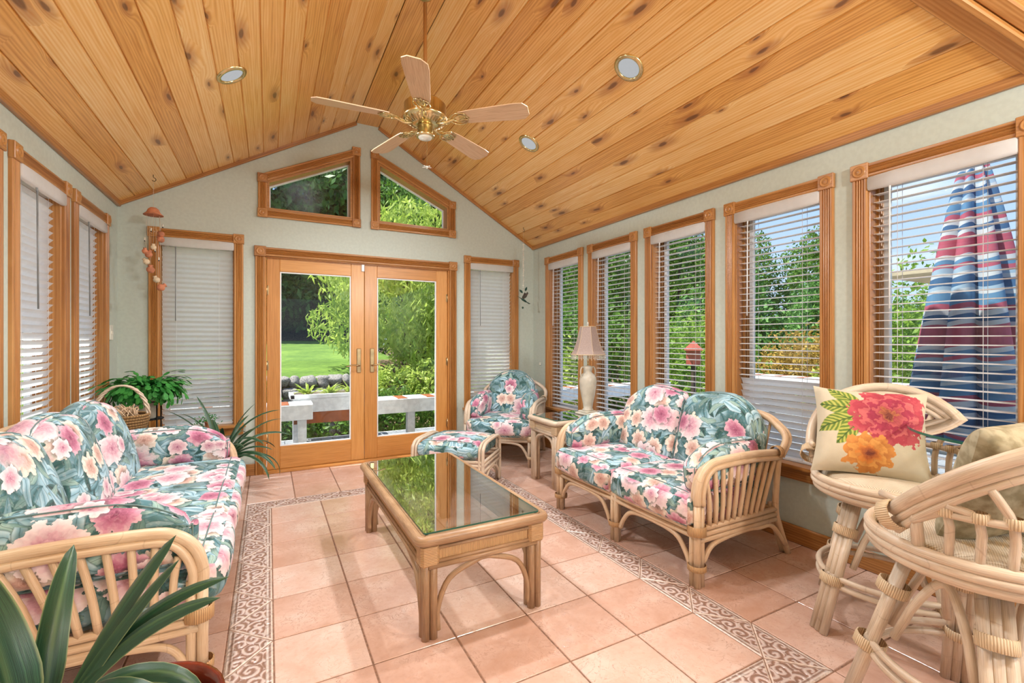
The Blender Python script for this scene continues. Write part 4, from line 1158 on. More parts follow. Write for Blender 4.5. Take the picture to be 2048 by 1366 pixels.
# ------------------------------------------------------------------ tables
def glass_sheet(m, poly, z0, z1):
    n = len(poly)
    m.add([(x, y, z1) for x, y in poly], [tuple(range(n))], [[p for p in poly]], 0)
    m.add([(x, y, z0) for x, y in poly], [tuple(range(n))[::-1]], [[p for p in poly]], 0)
    for i in range(n):
        j = (i + 1) % n; m.add([(*poly[i], z0), (*poly[j], z0), (*poly[j], z1), (*poly[i], z1)], [(0, 1, 2, 3)], [[(0, 0), (1, 0), (1, 1), (0, 1)]], 1)
def rattan_table(name, loc, hx, hy, H, label, mat, wrap, apron=.11, arch=.2):
    e = empty(name, loc, 0, label, 'table')
    for sx in (-1, 1):
        for sy in (-1, 1):
            m = MB(); x, y = sx * (hx - .03), sy * (hy - .03)
            for dx, dy in ((0, 0), (-sx * .034, 0), (0, -sy * .034), (-sx * .034, -sy * .034)): m.tube([(x + dx, y + dy, 0), (x + dx, y + dy, H - .04)], .0185, 10)
            o = m.build('leg', mat, e)
            m = MB(); m.box((x - sx * .015, y - sy * .015, H - .04 - apron / 2), (.082, .082, apron), bev=.012); m.build('binding', wrap, o)
    m = MB()
    for s_ in (-1, 1):
        y = s_ * (hy - .03); m.box((0, y, H - .045 - apron / 2), (2 * hx - .1, .016, apron - .03)); 
        x = s_ * (hx - .03); m.box((x, 0, H - .045 - apron / 2), (.016, 2 * hy - .1, apron - .03))
    m.build('apron_panel', wrap, e)
    m = MB()
    for s_ in (-1, 1):
        for z, rr in ((H - .045, .012), (H - .04 - apron, .013), (H - .065, .008), (H - .022 - apron, .008)):
            y = s_ * (hy - .02); m.tube([(-hx + .04, y, z), (hx - .04, y, z)], rr, 8)
            x = s_ * (hx - .02); m.tube([(x, -hy + .04, z), (x, hy - .04, z)], rr, 8)
    m.build('apron_rail', mat, e)
    for s_ in (-1, 1):
        for ax in (0, 1):
            h = (hx if ax == 0 else hy) - .085; o_ = s_ * ((hy if ax == 0 else hx) - .03)
            zt = H - .05 - apron; a_ = min(arch, h * .8)
            P = [(-h, .03 if name == 'side_table' else .03), (-h, zt - a_), (-h + a_ * .3, zt - a_ * .35), (-h + a_, zt - .012), (0, zt - .004), (h - a_, zt - .012), (h - a_ * .3, zt - a_ * .35), (h, zt - a_), (h, .03)]
            m = MB(); m.tube([((p, o_, z) if ax == 0 else (o_, p, z)) for p, z in P], .0125, 9, smoothpts=4); m.build('arch_brace', mat, e)
    # top frame of half-round poles with mitres
    m = MB()
    loop = []
    R_ = .03
    for cx, cy, a0 in ((hx - R_, hy - R_, 0), (-hx + R_, hy - R_, PI / 2), (-hx + R_, -hy + R_, PI), (hx - R_, -hy + R_, 1.5 * PI)):
        for k in range(5): a = a0 + PI / 2 * k / 4; loop.append((cx + R_ * math.cos(a), cy + R_ * math.sin(a), H - .022))
    m.tube(loop, .022, 10, closed=True)
    for d in (.03, .055): m.box((0, hy - d, H - .018), (2 * hx - 2 * d, .026, .02)); m.box((0, -hy + d, H - .018), (2 * hx - 2 * d, .026, .02)); m.box((hx - d, 0, H - .018), (.026, 2 * hy - 2 * d, .02)); m.box((-hx + d, 0, H - .018), (.026, 2 * hy - 2 * d, .02))
    m.build('top_frame', mat, e)
    m = MB(); g = .022; rr = .012; poly = []
    for cx, cy, a0 in ((hx - g - rr, hy - g - rr, 0), (-hx + g + rr, hy - g - rr, PI / 2), (-hx + g + rr, -hy + g + rr, PI), (hx - g - rr, -hy + g + rr, 1.5 * PI)):
        for k in range(4): a = a0 + PI / 2 * k / 3; poly.append((cx + rr * math.cos(a), cy + rr * math.sin(a)))
    glass_sheet(m, poly, H - .002, H + .005); m.build('glass_top', ['table_glass', 'glass_edge'], e)
    return e
rattan_table('coffee_table', (.862, 2.525, 0), .305, .665, .45, 'low rectangular rattan coffee table with glass top on the tile floor', 'rattan_brown', 'cane_wrap', .10, .22)
rattan_table('side_table', (2.42, 3.45, 0), .30, .225, .585, 'tall square rattan side table with glass top under the lamp', 'rattan_pale', 'cane_wrap_pale', .09, .12)

# lamp on side table
lp = empty('table_lamp', (2.59, 3.40, .592), 0, 'cream urn table lamp with beige bell shade and beaded fringe', 'table lamp')
m = MB(); m.box((0, 0, .008), (.17, .17, .016), bev=.004); m.box((0, 0, .024), (.13, .13, .016), bev=.004); m.build('base', 'cream_ceramic', lp)
m = MB(); m.lathe([(.001, .03), (.05, .032), (.048, .045), (.04, .055), (.045, .09), (.062, .17), (.075, .25), (.079, .30), (.074, .335), (.055, .365), (.036, .38), (.034, .395), (.04, .41), (.042, .43), (.03, .44), (.012, .445), (.001, .446)], n=32)
body = m.build('body', 'cream_ceramic', lp)
for sx in (-1, 1):
    m = MB(); m.tube([(sx * .036, 0, .425), (sx * .066, 0, .43), (sx * .082, 0, .4), (sx * .08, 0, .355), (sx * .066, 0, .33)], .006, 8, smoothpts=4); m.build('handle', 'cream_ceramic', body)
m = MB(); m.tube([(0, 0, .44), (0, 0, .56)], .008, 8); m.build('stem', 'brass', lp)
m = MB(); n_ = 6; lv = 8; vs = []; fs = []; uv = []
zs = []
for i in range(lv + 1):
    t = i / lv; r_ = .15 - (.15 - .068) * (t ** .62); z = .545 + .255 * t; zs.append((r_, z))
for r_, z in zs:
    for k in range(24):
        a = 2 * PI * k / 24 + .2; seg = PI / 3; loc_ = ((k / 24 * 2 * PI) % seg) - seg / 2; rr = r_ * math.cos(seg / 2) / math.cos(loc_) * 1.06
        vs.append((rr * math.cos(a), rr * math.sin(a), z))
for i in range(lv):
    for k in range(24): k2 = (k + 1) % 24; fs.append((i * 24 + k, i * 24 + k2, (i + 1) * 24 + k2, (i + 1) * 24 + k)); uv.append([(0, 0), (.1, 0), (.1, .1), (0, .1)])
m.add(vs, fs, uv, 0, False); shade = m.build('lamp_shade', 'lamp_fabric', lp)
m = MB(); m.tube([vs[k] for k in range(24)], .004, 6, closed=True); m.tube([vs[lv * 24 + k] for k in range(24)], .0035, 6, closed=True)
for k in range(0, 24, 4): m.tube([vs[i * 24 + k] for i in range(lv + 1)], .002, 5)
m.build('shade_trim', 'cane_wrap_pale', shade)
m = MB()
for k in range(60):
    a = 2 * PI * k / 60; seg = PI / 3; l_ = ((k / 60 * 2 * PI) % seg) - seg / 2; rr = .148 * math.cos(seg / 2) / math.cos(l_) * 1.06; x, y = rr * math.cos(a + .2), rr * math.sin(a + .2)
    for j in range(4 if k % 2 else 3): m.lathe([(.0005, .005), (.004, 0), (.0005, -.005)], (x, y, .536 - j * .0115), 6)
bf = m.build('bead_fringe', 'cream_plastic', shade); bf['kind'] = 'stuff'
m = MB(); m.lathe([(.001, .04), (.006, .03), (.009, .018), (.005, .008), (.008, 0)], (0, 0, .805), 10); m.build('finial', 'cream_ceramic', lp)

# wicker basket under side table
m = MB(); e = empty('wicker_basket', (2.46, 3.46, 0), 0, 'brown wicker basket on the floor under the side table', 'basket')
m.box((0, 0, .006), (.25, .2, .012)); 
for sx, sy, dx, dy in ((0, -1, .28, .02), (0, 1, .28, .02), (-1, 0, .02, .24), (1, 0, .02, .24)):
    m.box((sx * .14, sy * .12, .15), (dx, dy, .30), bev=.006)
m.build('body', 'wicker', e)
m = MB(); m.tube([(-.145, -.125, .3), (.145, -.125, .3), (.145, .125, .3), (-.145, .125, .3)], .012, 8, closed=True); m.build('rim', 'wicker', e)
m = MB(); m.tube([(-.155, -.05, .23), (-.17, -.03, .24), (-.17, .03, .24), (-.155, .05, .23)], .009, 8, smoothpts=3); m.build('handle', 'wicker', e)

# ------------------------------------------------------------------ bar stools
def bar_stool(loc, rz, label, H=.645):
    """faces local -Y; back hoop on +Y"""
    e = empty('bar_stool', loc, rz, label, 'bar stool', 'rattan swivel bar stools'); mat = 'rattan_pale'
    def band(c, rad, h=.03, axis=(0, 0, 1)): bb = MB(); bb.lathe([(rad, -h / 2), (rad + .004, -h / 2 + .002), (rad + .004, h / 2 - .002), (rad, h / 2)], c, 12, rot=vaxis(axis)); bb.build('binding', 'cane_wrap_pale', e)
    for k in range(4):
        a = PI / 4 + k * PI / 2; c, s_ = math.cos(a), math.sin(a); m = MB()
        tx, ty = -s_, c
        for o_ in (-.027, 0, .027):
            rb, rt = .335, .17
            m.tube([(c * rb + tx * o_, s_ * rb + ty * o_, 0), (c * rt + tx * o_ * .9, s_ * rt + ty * o_ * .9, H - .1)], .0165, 9)
        m.build('leg', mat, e)
        for z in (.22, .43):
            rad = .335 + (.17 - .335) * z / (H - .1); band((c * rad, s_ * rad, z), .043, .04, Vector((-c * .165, -s_ * .165, H - .1)))
    # foot ring (two curved rails per side) and arches
    for k in range(4):
        a0, a1 = PI / 4 + k * PI / 2, PI / 4 + (k + 1) * PI / 2; am = (a0 + a1) / 2; m = MB()
        for z in (.2, .235):
            rr = .275
            m.tube([(rr * math.cos(a0), rr * math.sin(a0), z), (rr * .93 * math.cos((a0 + am) / 2), rr * .93 * math.sin((a0 + am) / 2), z), (rr * .92 * math.cos(am), rr * .92 * math.sin(am), z), (rr * .93 * math.cos((a1 + am) / 2), rr * .93 * math.sin((a1 + am) / 2), z), (rr * math.cos(a1), rr * math.sin(a1), z)], .0125, 8, smoothpts=4)
        m.build('foot_rail', mat, e)
        m = MB(); pts = []
        for t in [i / 12 for i in range(13)]:
            z = .28 + math.sin(PI * t) ** .55 * .235; rad = .335 + (.17 - .335) * z / (H - .1)
            aa = a0 + .2 + (a1 - a0 - .4) * t; fl = math.cos(PI / 4) / math.cos(aa - am); pts.append((rad * fl * math.cos(aa), rad * fl * math.sin(aa), z))
        m.tube(pts, .013, 8); m.build('arch_brace', mat, e)
    m = MB(); m.lathe([(.001, H - .1), (.16, H - .1), (.19, H - .085), (.16, H - .07), (.001, H - .07)], n=28); m.build('swivel_base', mat, e)
    def ring(r_, z, sq=1.0, n=40): return [(r_ * math.cos(2 * PI * i / n), r_ * sq * math.sin(2 * PI * i / n), z) for i in range(n)]
    m = MB()
    for r_, z, q in ((.262, H - .05, .016), (.272, H - .025, .015), (.27, H - .0, .017), (.235, H - .062, .018)): m.tube(ring(r_, z), q, 9, closed=True)
    m.build('seat_ring', mat, e)
    m = MB(); m.lathe([(.001, H + .038), (.1, H + .036), (.18, H + .03), (.225, H + .015), (.245, H - .01), (.24, H - .04), (.001, H - .04)], n=40)
    m.uv = [(v[0], v[1]) for f in m.f for v in (m.v[i] for i in f)]
    m.build('seat_pad', 'seat_weave', e)
    # wrap-around back: arm ends at the front sides, rising to the back
    def hoop(ra, dz, n=26, a_s=-.10):
        pts = []
        for i in range(n + 1):
            t = i / n; a = (a_s) + (PI - 2 * a_s) * t; u = math.sin(PI * t)
            z = H + .10 + u * .29 + dz; r_ = ra + .035 * u
            pts.append((r_ * math.cos(a), r_ * math.sin(a), z))
        if a_s < -.3:
            def en(o_, r_, z): return (r_ * math.cos(a_s - o_), r_ * math.sin(a_s - o_), z)
            head = [en(.34, .262, H - .012), en(.27, .272, H + .015 + dz * .2), en(.14, .286, H + .055 + dz * .5)]
            pts = head + pts + [(-x, y, z) for x, y, z in head[::-1]]
            pts = [tuple(v) for v in crom([Vector(q) for q in pts], 2)]
        return pts
    m = MB()
    h1 = hoop(.284, 0); h2 = hoop(.278, -.034); h3 = hoop(.272, -.062)
    m.tube(h1, .021, 10); m.tube(h2, .014, 8); m.tube(h3, .013, 8)
    hp = m.build('back_hoop', mat, e)
    for s_ in (1, -1):
        m = MB(); x, y = .262 * s_, -.05; hz0 = H + .12
        m.tube([(x * 1.06, y + .08, H + .14), (x * .99, y + .08, H - .01)], .016, 8)
        band((x * 1.07, y + .02, H + .085), .042, .045, (0, 1, .5))
        m.build('arm_post', mat, e)
    m = MB(); mid = [(.281 * math.cos(t_), .281 * math.sin(t_), H + .135) for t_ in [-.28 + (PI + .56) * q / 26 for q in range(27)]]; m.tube(mid, .0115, 8)
    m.build('back_rail', mat, hp)
    for k in range(11):
        m = MB(); t = .12 + .76 * k / 10; a = PI * t
        a2 = a + (t - .5) * .75; u = math.sin(PI * ((a2 + .10) / (PI + .20))); zt = H + .10 + u * .29 - .065; rt = .276 + .035 * u
        ft = (t - .5) * .5
        m.tube([(.262 * math.cos(a), .262 * math.sin(a), H), (.275 * math.cos(a), .275 * math.sin(a), H + .13), (rt * math.cos(a + ft * 1.5), rt * math.sin(a + ft * 1.5), zt)], .0115, 8, smoothpts=3); m.build('spindle', mat, hp)
        band((.276 * math.cos(a), .276 * math.sin(a), H + .142), .0175, .03)
    return e
bar_stool((2.44, 1.03, 0), math.radians(-66), 'rattan bar stool under the window holding the flowered pillow')
bar_stool((1.97, .59, 0), math.radians(162), 'rattan bar stool nearest the viewer seen from behind at lower right')

def pillow(name, M, size, mat, label, th=.075, uvs=None):
    e = MB(); n = 22; vs = []; fs = []; uv = []
    for sg in (1, -1):
        o = len(vs)
        for i in range(n + 1):
            for j in range(n + 1):
                u, v = i / n * 2 - 1, j / n * 2 - 1
                pin = 1 - .10 * (1 - u * u) * abs(v) ** 3; pin2 = 1 - .10 * (1 - v * v) * abs(u) ** 3
                x = u * pin2 * size / 2; z = v * pin * size / 2
                h = th * ((1 - u ** 4) * (1 - v ** 4)) ** .55 + .004 * math.sin(u * 7 + v * 3) * (1 - u * u) * (1 - v * v)
                vs.append((x, -sg * h, z))
        for i in range(n):
            for j in range(n):
                q = (o + i * (n + 1) + j, o + (i + 1) * (n + 1) + j, o + (i + 1) * (n + 1) + j + 1, o + i * (n + 1) + j + 1)
                U = [(a / n - .5 + (0 if sg > 0 else 5), b / n - .5) for a, b in ((i, j), (i + 1, j), (i + 1, j + 1), (i, j + 1))]
                if sg < 0: q = q[::-1]; U = U[::-1]
                fs.append(q); uv.append(U)
    e.add(vs, fs, uv, 0, True); o = e.build(name, mat); o.matrix_world = M; tag(o, label, 'pillow'); return o
# flowered pillow leaning on the back of the far stool
def place_pillow(c, face_deg, lean, roll=0): return Matrix.Translation(c) @ ROT(math.radians(face_deg), 4, 'Z') @ ROT(math.radians(-lean), 4, 'X') @ ROT(math.radians(roll), 4, 'Y')
pillow('throw_pillow', place_pillow((2.405, 1.085, .85), -60, 30, 2), .43, 'peony_pillow', 'cream throw pillow with a pink peony and orange flower on the far stool')
pillow('throw_pillow', place_pillow((1.945, .505, .86), 162, 22, 6), .40, 'beige_leather', 'plain tan throw pillow on the stool nearest the viewer')

# round glass table
e = empty('bar_table', (2.485, .55, 0), 0, 'round glass topped rattan bar table between the stools by the window', 'table')
m = MB(); glass_sheet(m, [(.395 * math.cos(2 * PI * k / 64), .395 * math.sin(2 * PI * k / 64)) for k in range(64)], .91, .92); m.build('glass_top', ['table_glass', 'glass_edge'], e)
m = MB()
for k in range(8):
    a = 2 * PI * k / 8; c, s_ = math.cos(a), math.sin(a); m.tube([(.15 * c, .15 * s_, 0), (.07 * c, .07 * s_, .3), (.06 * c, .06 * s_, .6), (.15 * c, .15 * s_, .885), (.19 * c, .19 * s_, .897)], .014, 8, smoothpts=4)
m.tube([(.19 * math.cos(2 * PI * k / 24), .19 * math.sin(2 * PI * k / 24), .897) for k in range(24)], .012, 8, closed=True)
m.build('pedestal', 'rattan_pale', e)
m = MB(); m.lathe([(.078, .4), (.084, .405), (.084, .5), (.078, .505)], n=20); m.build('binding', 'cane_wrap_pale', e)

# ------------------------------------------------------------------ plants
def blade_leaf(m, base, yaw, L, w, rise, droop, twist=0.0, n=14, mi=0, fold=.25, tw0=0.0):
    """strap leaf: starts along 'rise' angle above horizontal, curves down by droop"""
    base = Vector(base); d = Vector((math.cos(yaw), math.sin(yaw), 0)); s_ = Vector((-d.y, d.x, 0)); p = base.copy(); ang = rise; P = []; Wd = []
    for i in range(n + 1):
        t = i / n; P.append(p.copy()); Wd.append(w * (min(1, .45 + t * 2.2)) * max(0.0, (1 - t ** 3.2)) ** .6 + .0005)
        ang = rise - droop * t ** 1.3; step = L / n; p = p + d * (math.cos(ang) * step) + Vector((0, 0, 1)) * (math.sin(ang) * step)
    vs = []; fs = []; uv = []; K = 4
    for i in range(n + 1):
        t = i / n; T = (P[min(i + 1, n)] - P[max(i - 1, 0)]).normalized(); ct = math.cos(tw0 + twist * t); st = math.sin(tw0 + twist * t)
        side = (s_ * ct + T.cross(s_) * st).normalized(); up = side.cross(T).normalized()
        for k in range(K + 1):
            q = k / K * 2 - 1; vs.append(P[i] + side * (q * Wd[i] / 2) - up * ((1 - abs(q)) * Wd[i] * fold) * (-1 if False else 1))
    for i in range(n):
        for k in range(K):
            a = i * (K + 1) + k; fs.append((a, a + 1, a + K + 2, a + K + 1)); uv.append([(i / n * L, k / K), (i / n * L, (k + 1) / K), ((i + 1) / n * L, (k + 1) / K), ((i + 1) / n * L, k / K)])
    m.add(vs, fs, uv, mi, True)
def pot_part(e, r, h, z0=0, mat='glazed_pot', name='pot'):
    m = MB(); m.lathe([(.001, z0), (r * .68, z0), (r * .72, z0 + .01), (r * .92, z0 + h * .82), (r, z0 + h * .84), (r * 1.02, z0 + h * .9), (r, z0 + h), (r * .93, z0 + h), (r * .9, z0 + h * .9), (r * .88, z0 + h * .84)], n=36); m.build(name, mat, e)
    m = MB(); m.lathe([(r * .9, z0 + h * .86), (.001, z0 + h * .88)], n=24); m.build('soil', 'soil', e)
# near clivia on a small rattan plant stand
PX, PY = -.205, .985
st = empty('plant_stand', (PX, PY, 0), 0, 'low round plant stand under the strap leaved plant at lower left', 'plant stand')
m = MB(); m.lathe([(.001, .425), (.15, .425), (.155, .435), (.15, .445), (.001, .445)], n=32); m.build('top', 'rattan', st)
for k in range(3):
    a = 2 * PI * k / 3; m = MB(); m.tube([(.15 * math.cos(a), .15 * math.sin(a), 0), (.1 * math.cos(a), .1 * math.sin(a), .2), (.12 * math.cos(a), .12 * math.sin(a), .43)], .012, 8, smoothpts=4); m.build('leg', 'rattan', st)
cl = empty('potted_clivia', (PX, PY, .445), 0, 'large strap leaved plant in a glazed brown pot at the lower left corner', 'potted plant')
pot_part(cl, .135, .19)
base = Vector((-.135, .06, .17))
def leaf_obj(args, parent, name='leaf', mat='leaf_clivia', **k):
    m = MB(); blade_leaf(m, *args, **k); return m.build(name, mat, parent)
cr = -TH
def yw(deg): return cr + math.radians(deg)
LV = [  # yaw from the view's right, length, width, rise, droop, twist, start twist
    (8, .37, .046, 1.12, .2, .2, .75), (3, .35, .043, 1.03, .2, .1, .7), (10, .37, .034, 1.1, .95, .1, .7), (0, .37, .038, 1.0, .8, .1, .65),
    (-8, .31, .032, .95, 2.0, .2, .6), (16, .27, .036, .9, 2.2, .1, .7), (168, .33, .075, 1.35, .75, -.2, -.95), (176, .33, .055, 1.05, 1.2, -.2, -.9),
    (190, .3, .05, .95, 1.7, -.3, -.8), (230, .3, .045, .8, 1.9, -.2, -.5), (120, .3, .045, 1.3, .8, .2, .2), (205, .28, .045, 1.2, .9, 0, -.7)]
for (a, L, w, ri, dr, tw, t0) in LV: leaf_obj((base + Vector((math.cos(yw(a)) * .025, math.sin(yw(a)) * .025, 0)), yw(a), L, w, ri, dr), cl, twist=tw, tw0=t0)
m = MB(); blade_leaf(m, base + Vector((.02, -.05, .03)), yw(8), .12, .07, .5, .2, twist=.3, fold=.1, tw0=.9); m.build('dry_leaf', 'dry_leaf', cl)

# far strap plant by the doors, in its pot on the floor
cf = empty('potted_strap_plant', (-.34, 4.46, 0), 0, 'strap leaved plant on the floor between the sofa and the french doors', 'potted plant')
pot_part(cf, .13, .24, mat='terracotta')
b2 = Vector((0, 0, .23))
for k in range(22):
    a = k * 2.399; L = .42 + .22 * random.random(); ri = 1.45 - .9 * (k / 22); dr = .5 + 1.7 * (k / 22) + random.random() * .3
    leaf_obj((b2 + Vector((math.cos(a) * .02, math.sin(a) * .02, 0)), a, L, .042 + .008 * random.random(), ri, dr), cf, twist=random.uniform(-.3, .3))
for a, L, ri, dr in ((-.4, .7, 1.3, 1.3), (-.9, .62, 1.1, 1.7), (2.6, .6, 1.35, 1.2), (.1, .62, 1.0, 1.6), (-.7, .6, .75, 1.9)): leaf_obj((b2, a, L, .042, ri, dr), cf, tw0=.4)

# window-sill corner: christmas cactus in a cream pot on an iron stand, basket with handle, small trailing plant
PSX, PSY = -.83, 4.44
ps = empty('plant_stand', (PSX, PSY, 0), 0, 'black iron plant stand in the corner behind the sofa', 'plant stand')
m = MB(); m.tube([(.11 * math.cos(2 * PI * k / 20), .11 * math.sin(2 * PI * k / 20), .8) for k in range(20)], .004, 6, closed=True); m.build('top_ring', 'dark_iron', ps); m = MB()
m.lathe([(.001, .66), (.11, .66), (.11, .667), (.001, .667)], n=20); m.build('shelf_ring', 'dark_iron', ps)
for k in range(4):
    a = PI / 4 + PI / 2 * k; m = MB(); m.tube([(.14 * math.cos(a), .14 * math.sin(a), 0), (.11 * math.cos(a), .11 * math.sin(a), .3), (.11 * math.cos(a), .11 * math.sin(a), .8)], .005, 6); m.build('leg', 'dark_iron', ps)
cc = empty('christmas_cactus', (PSX, PSY, .667), 0, 'bushy green plant with drooping segmented stems in the left corner', 'potted plant')
pot_part(cc, .085, .17, mat='cream_ceramic')
m = MB()
for k in range(380):
    a = random.random() * 2 * PI; L = random.uniform(.17, .36); n = 6; p = Vector((math.cos(a) * .04, math.sin(a) * .04, .17)); ang = random.uniform(.9, 1.5); dr = random.uniform(1.8, 3.5)
    for i in range(n):
        st_ = L / n; d = Vector((math.cos(a) * math.cos(ang), math.sin(a) * math.cos(ang), math.sin(ang))); s_ = Vector((-math.sin(a), math.cos(a), 0)) * random.uniform(.7, 1) + Vector((0, 0, random.uniform(-.3, .3)))
        w = .017; q = p + d * st_; nn = d.cross(s_).normalized() * .0015
        pts = [p - s_ * w * .35, p + d * st_ * .35 - s_ * w, p + d * st_ * .8 - s_ * w * 1.05, q - s_ * w * .2, q + s_ * w * .2, p + d * st_ * .8 + s_ * w * 1.05, p + d * st_ * .35 + s_ * w, p + s_ * w * .35]
        m.add(pts, [tuple(range(8))], [[(0, 0)] * 8]); p = q; ang -= dr / n; a += random.uniform(-.1, .1)
fo = m.build('foliage', 'leaf_cactus', cc); fo['kind'] = 'stuff'
# basket with arched handle behind the sofa end, on a small stool-height stand
bs = empty('handled_basket', (-.87, 3.94, .6), 0, 'woven vine basket with a tall arched handle behind the far sofa arm', 'basket')
m = MB()
for k in range(9):
    z = .02 + k * .018; r_ = .1 + .035 * math.sin(k / 8 * 1.4); m.tube([(r_ * math.cos(2 * PI * i / 24) * 1.1, r_ * math.sin(2 * PI * i / 24), z + .004 * math.sin(i * PI)) for i in range(24)], .009, 6, closed=True)
m.lathe([(.001, .012), (.1, .012), (.1, .02), (.001, .02)], n=20); m.build('body', 'wicker', bs)
m = MB()
for o_ in (0, 2.1, 4.2):
    pts = []
    for i in range(25):
        t = i / 24; a = PI * t; pts.append((-math.cos(a) * .145 + .009 * math.cos(a * 9 + o_), .009 * math.sin(a * 9 + o_), .15 + math.sin(a) * .215))
    m.tube(pts, .0065, 6)
hd = m.build('handle', 'rattan_pale', bs); 
m = MB()
for k in range(26):
    a = random.random() * 6.28; r_ = random.uniform(.02, .1); m.tube([(r_ * math.cos(a), r_ * math.sin(a), .15), (r_ * math.cos(a) + random.uniform(-.05, .05), r_ * math.sin(a) + random.uniform(-.05, .05), .2 + random.random() * .03), (random.uniform(-.1, .1), random.uniform(-.1, .1), .16)], .0035, 5, smoothpts=3)
m.build('vine_filling', 'rattan', bs)
bt = empty('plant_table', (-.87, 3.95, 0), 0, 'small wooden table behind the far sofa arm holding the basket', 'table')
m = MB(); m.box((0, 0, .585), (.32, .28, .03), bev=.004); m.build('top', 'pine_trim', bt)
for sx in (-1, 1):
    for sy in (-1, 1): m = MB(); m.box((sx * .13, sy * .11, .285), (.03, .03, .57)); m.build('leg', 'pine_trim', bt)
# small trailing plant on the sill
tp = empty('trailing_plant', (-.47, 4.86, WZ0 + .022), 0, 'tiny trailing green plant on the sill left of the doors', 'potted plant')
pot_part(tp, .032, .06, mat='terracotta')
m = MB()
for k in range(110):
    a = random.random() * 6.28; r_ = random.random() * .11; z = .06 + random.random() * .07 - r_ * .25; p = Vector((r_ * math.cos(a), r_ * math.sin(a) * .5 - .01, z)); s_ = Vector((random.uniform(-1, 1), random.uniform(-1, 1), random.uniform(-1, 1))).normalized() * .01; t_ = s_.orthogonal().normalized() * .006
    m.add([p - s_, p + t_, p + s_, p - t_], [(0, 1, 2, 3)], [[(0, 0), (1, 0), (1, 1), (0, 1)]])
o = m.build('foliage', 'leaf_cactus', tp); o['kind'] = 'stuff'

# ------------------------------------------------------------------ hanging things
hz = EZ + KL * (-.815 - XL)
wc = empty('wind_chime', (-.815, 4.6, hz), 0, 'terracotta bell wind chime hanging from the ceiling in the left corner', 'wind chime')
def hook(e, mat='hook_metal'):
    m = MB(); m.tube([(0, 0, .004), (0, 0, -.02), (.012, 0, -.028), (.016, 0, -.042), (.004, 0, -.052), (-.008, 0, -.044)], .0025, 6, smoothpts=4); m.build('hook', mat, e)
hook(wc)
m = MB(); m.tube([(0, 0, -.05), (0, 0, -.30)], .0012, 5)
chz = -.30
m.tube([(0, 0, chz), (0, 0, chz - .2)], .001, 5)
ch_pos = [(-.05, -.02, -.62, .8), (.05, 0, -.47, .9), (.045, .01, -.51, 1.0), (0, 0, -.58, .8), (-.03, .0, -.64, 1.0), (-.045, 0, -.70, .9), (-.02, .01, -.76, 1.1), (.02, 0, -.84, .9), (.05, 0, -.90, 1.1)]
for x, y, z, s_ in ch_pos: m.tube([(x * .8, y * .8, chz - .03), (x, y, z + .03)], .0009, 4)
m.build('string', 'string', wc)
m = MB(); m.lathe([(.001, -.262), (.02, -.264), (.036, -.278), (.047, -.305), (.066, -.322), (.067, -.326), (.045, -.312), (.033, -.285), (.001, -.272)], n=28); m.build('bell', 'terracotta', wc)
for k, (x, y, z, s_) in enumerate(ch_pos):
    m = MB(); r_ = .026 * s_; tilt = ROT(random.uniform(-1.2, 1.2), 3, 'X') @ ROT(random.uniform(-.8, .8), 3, 'Y') if k % 3 else ROT(0, 3, 'X')
    m.lathe([(.001, -r_), (r_ * .6, -r_ * .9), (r_, -r_ * .2), (r_ * .95, r_ * .3), (r_ * .55, r_ * .7), (r_ * .5, r_), (r_ * .65, r_ * 1.25), (r_ * .5, r_ * 1.2), (r_ * .35, r_ * .7), (.001, r_ * .2)], (x, y, z), 18, rot=tilt)
    m.build('pot_charm', 'terracotta_cream' if k in (3, 5, 7) else 'terracotta', wc)
for x, z in ((.06, -.40), (-.055, -.52), (-.015, -.44), (.01, -.6), (.035, -.67)):
    m = MB(); m.tube([(x, 0, z - .016), (x, 0, z + .012)], .005, 7, mi=0); m.tube([(x, 0, z - .019), (x, 0, z - .012)], .0052, 7, mi=1); m.build('bead', ['cream_plastic', 'black_bead'], wc)
hz = EZ + KR * (XR - 2.637)
hb = empty('hummingbird_mobile', (2.637, 4.69, hz), 0, 'hanging hummingbird with leaves on a crystal bead strand, right corner', 'mobile')
hook(hb)
m = MB(); m.tube([(0, 0, -.05), (0, 0, -.19)], .001, 5); m.tube([(0, 0, -.70), (0, 0, -.83)], .001, 5); m.build('string', 'string', hb)
m = MB()
for k in range(26):
    r_ = .009 if k % 3 else .012; m.lathe([(.001, r_), (r_, 0), (.001, -r_)], (.003 * math.sin(k), 0, -.2 - k * .02), 6, smooth=False)
m.build('bead_strand', 'cream_plastic', hb)
zb = -.80
m = MB(); m.lathe([(.001, .075), (.004, .05), (.008, .03), (.016, .01), (.017, -.012), (.012, -.035), (.006, -.05), (.001, -.056)], (0, 0, zb - .05), 12, rot=vaxis((-1, 0, .55)), squash=(1, .8))
m.tube([(-.04, 0, zb - .03), (-.085, 0, zb - .004)], .0015, 5); m.prism([(.03, -.006), (.08, -.02), (.085, 0), (.08, .02), (.03, .006)], -.002, .002, fn=lambda a, b, h: (a, b, zb - .065 - (a - .03) * .5 + h)); m.build('bird_body', 'bird_green', hb)
for s_ in (1, -1):
    m = MB(); m.prism([(0, 0), (.03, .02), (.05, .07), (.035, .085), (.008, .05), (-.012, .02)], 0, .002, fn=lambda a, b, h: (a, s_ * (.008 + b * .3) + h, zb - .04 + b)); m.build('wing', 'bird_wing', hb)
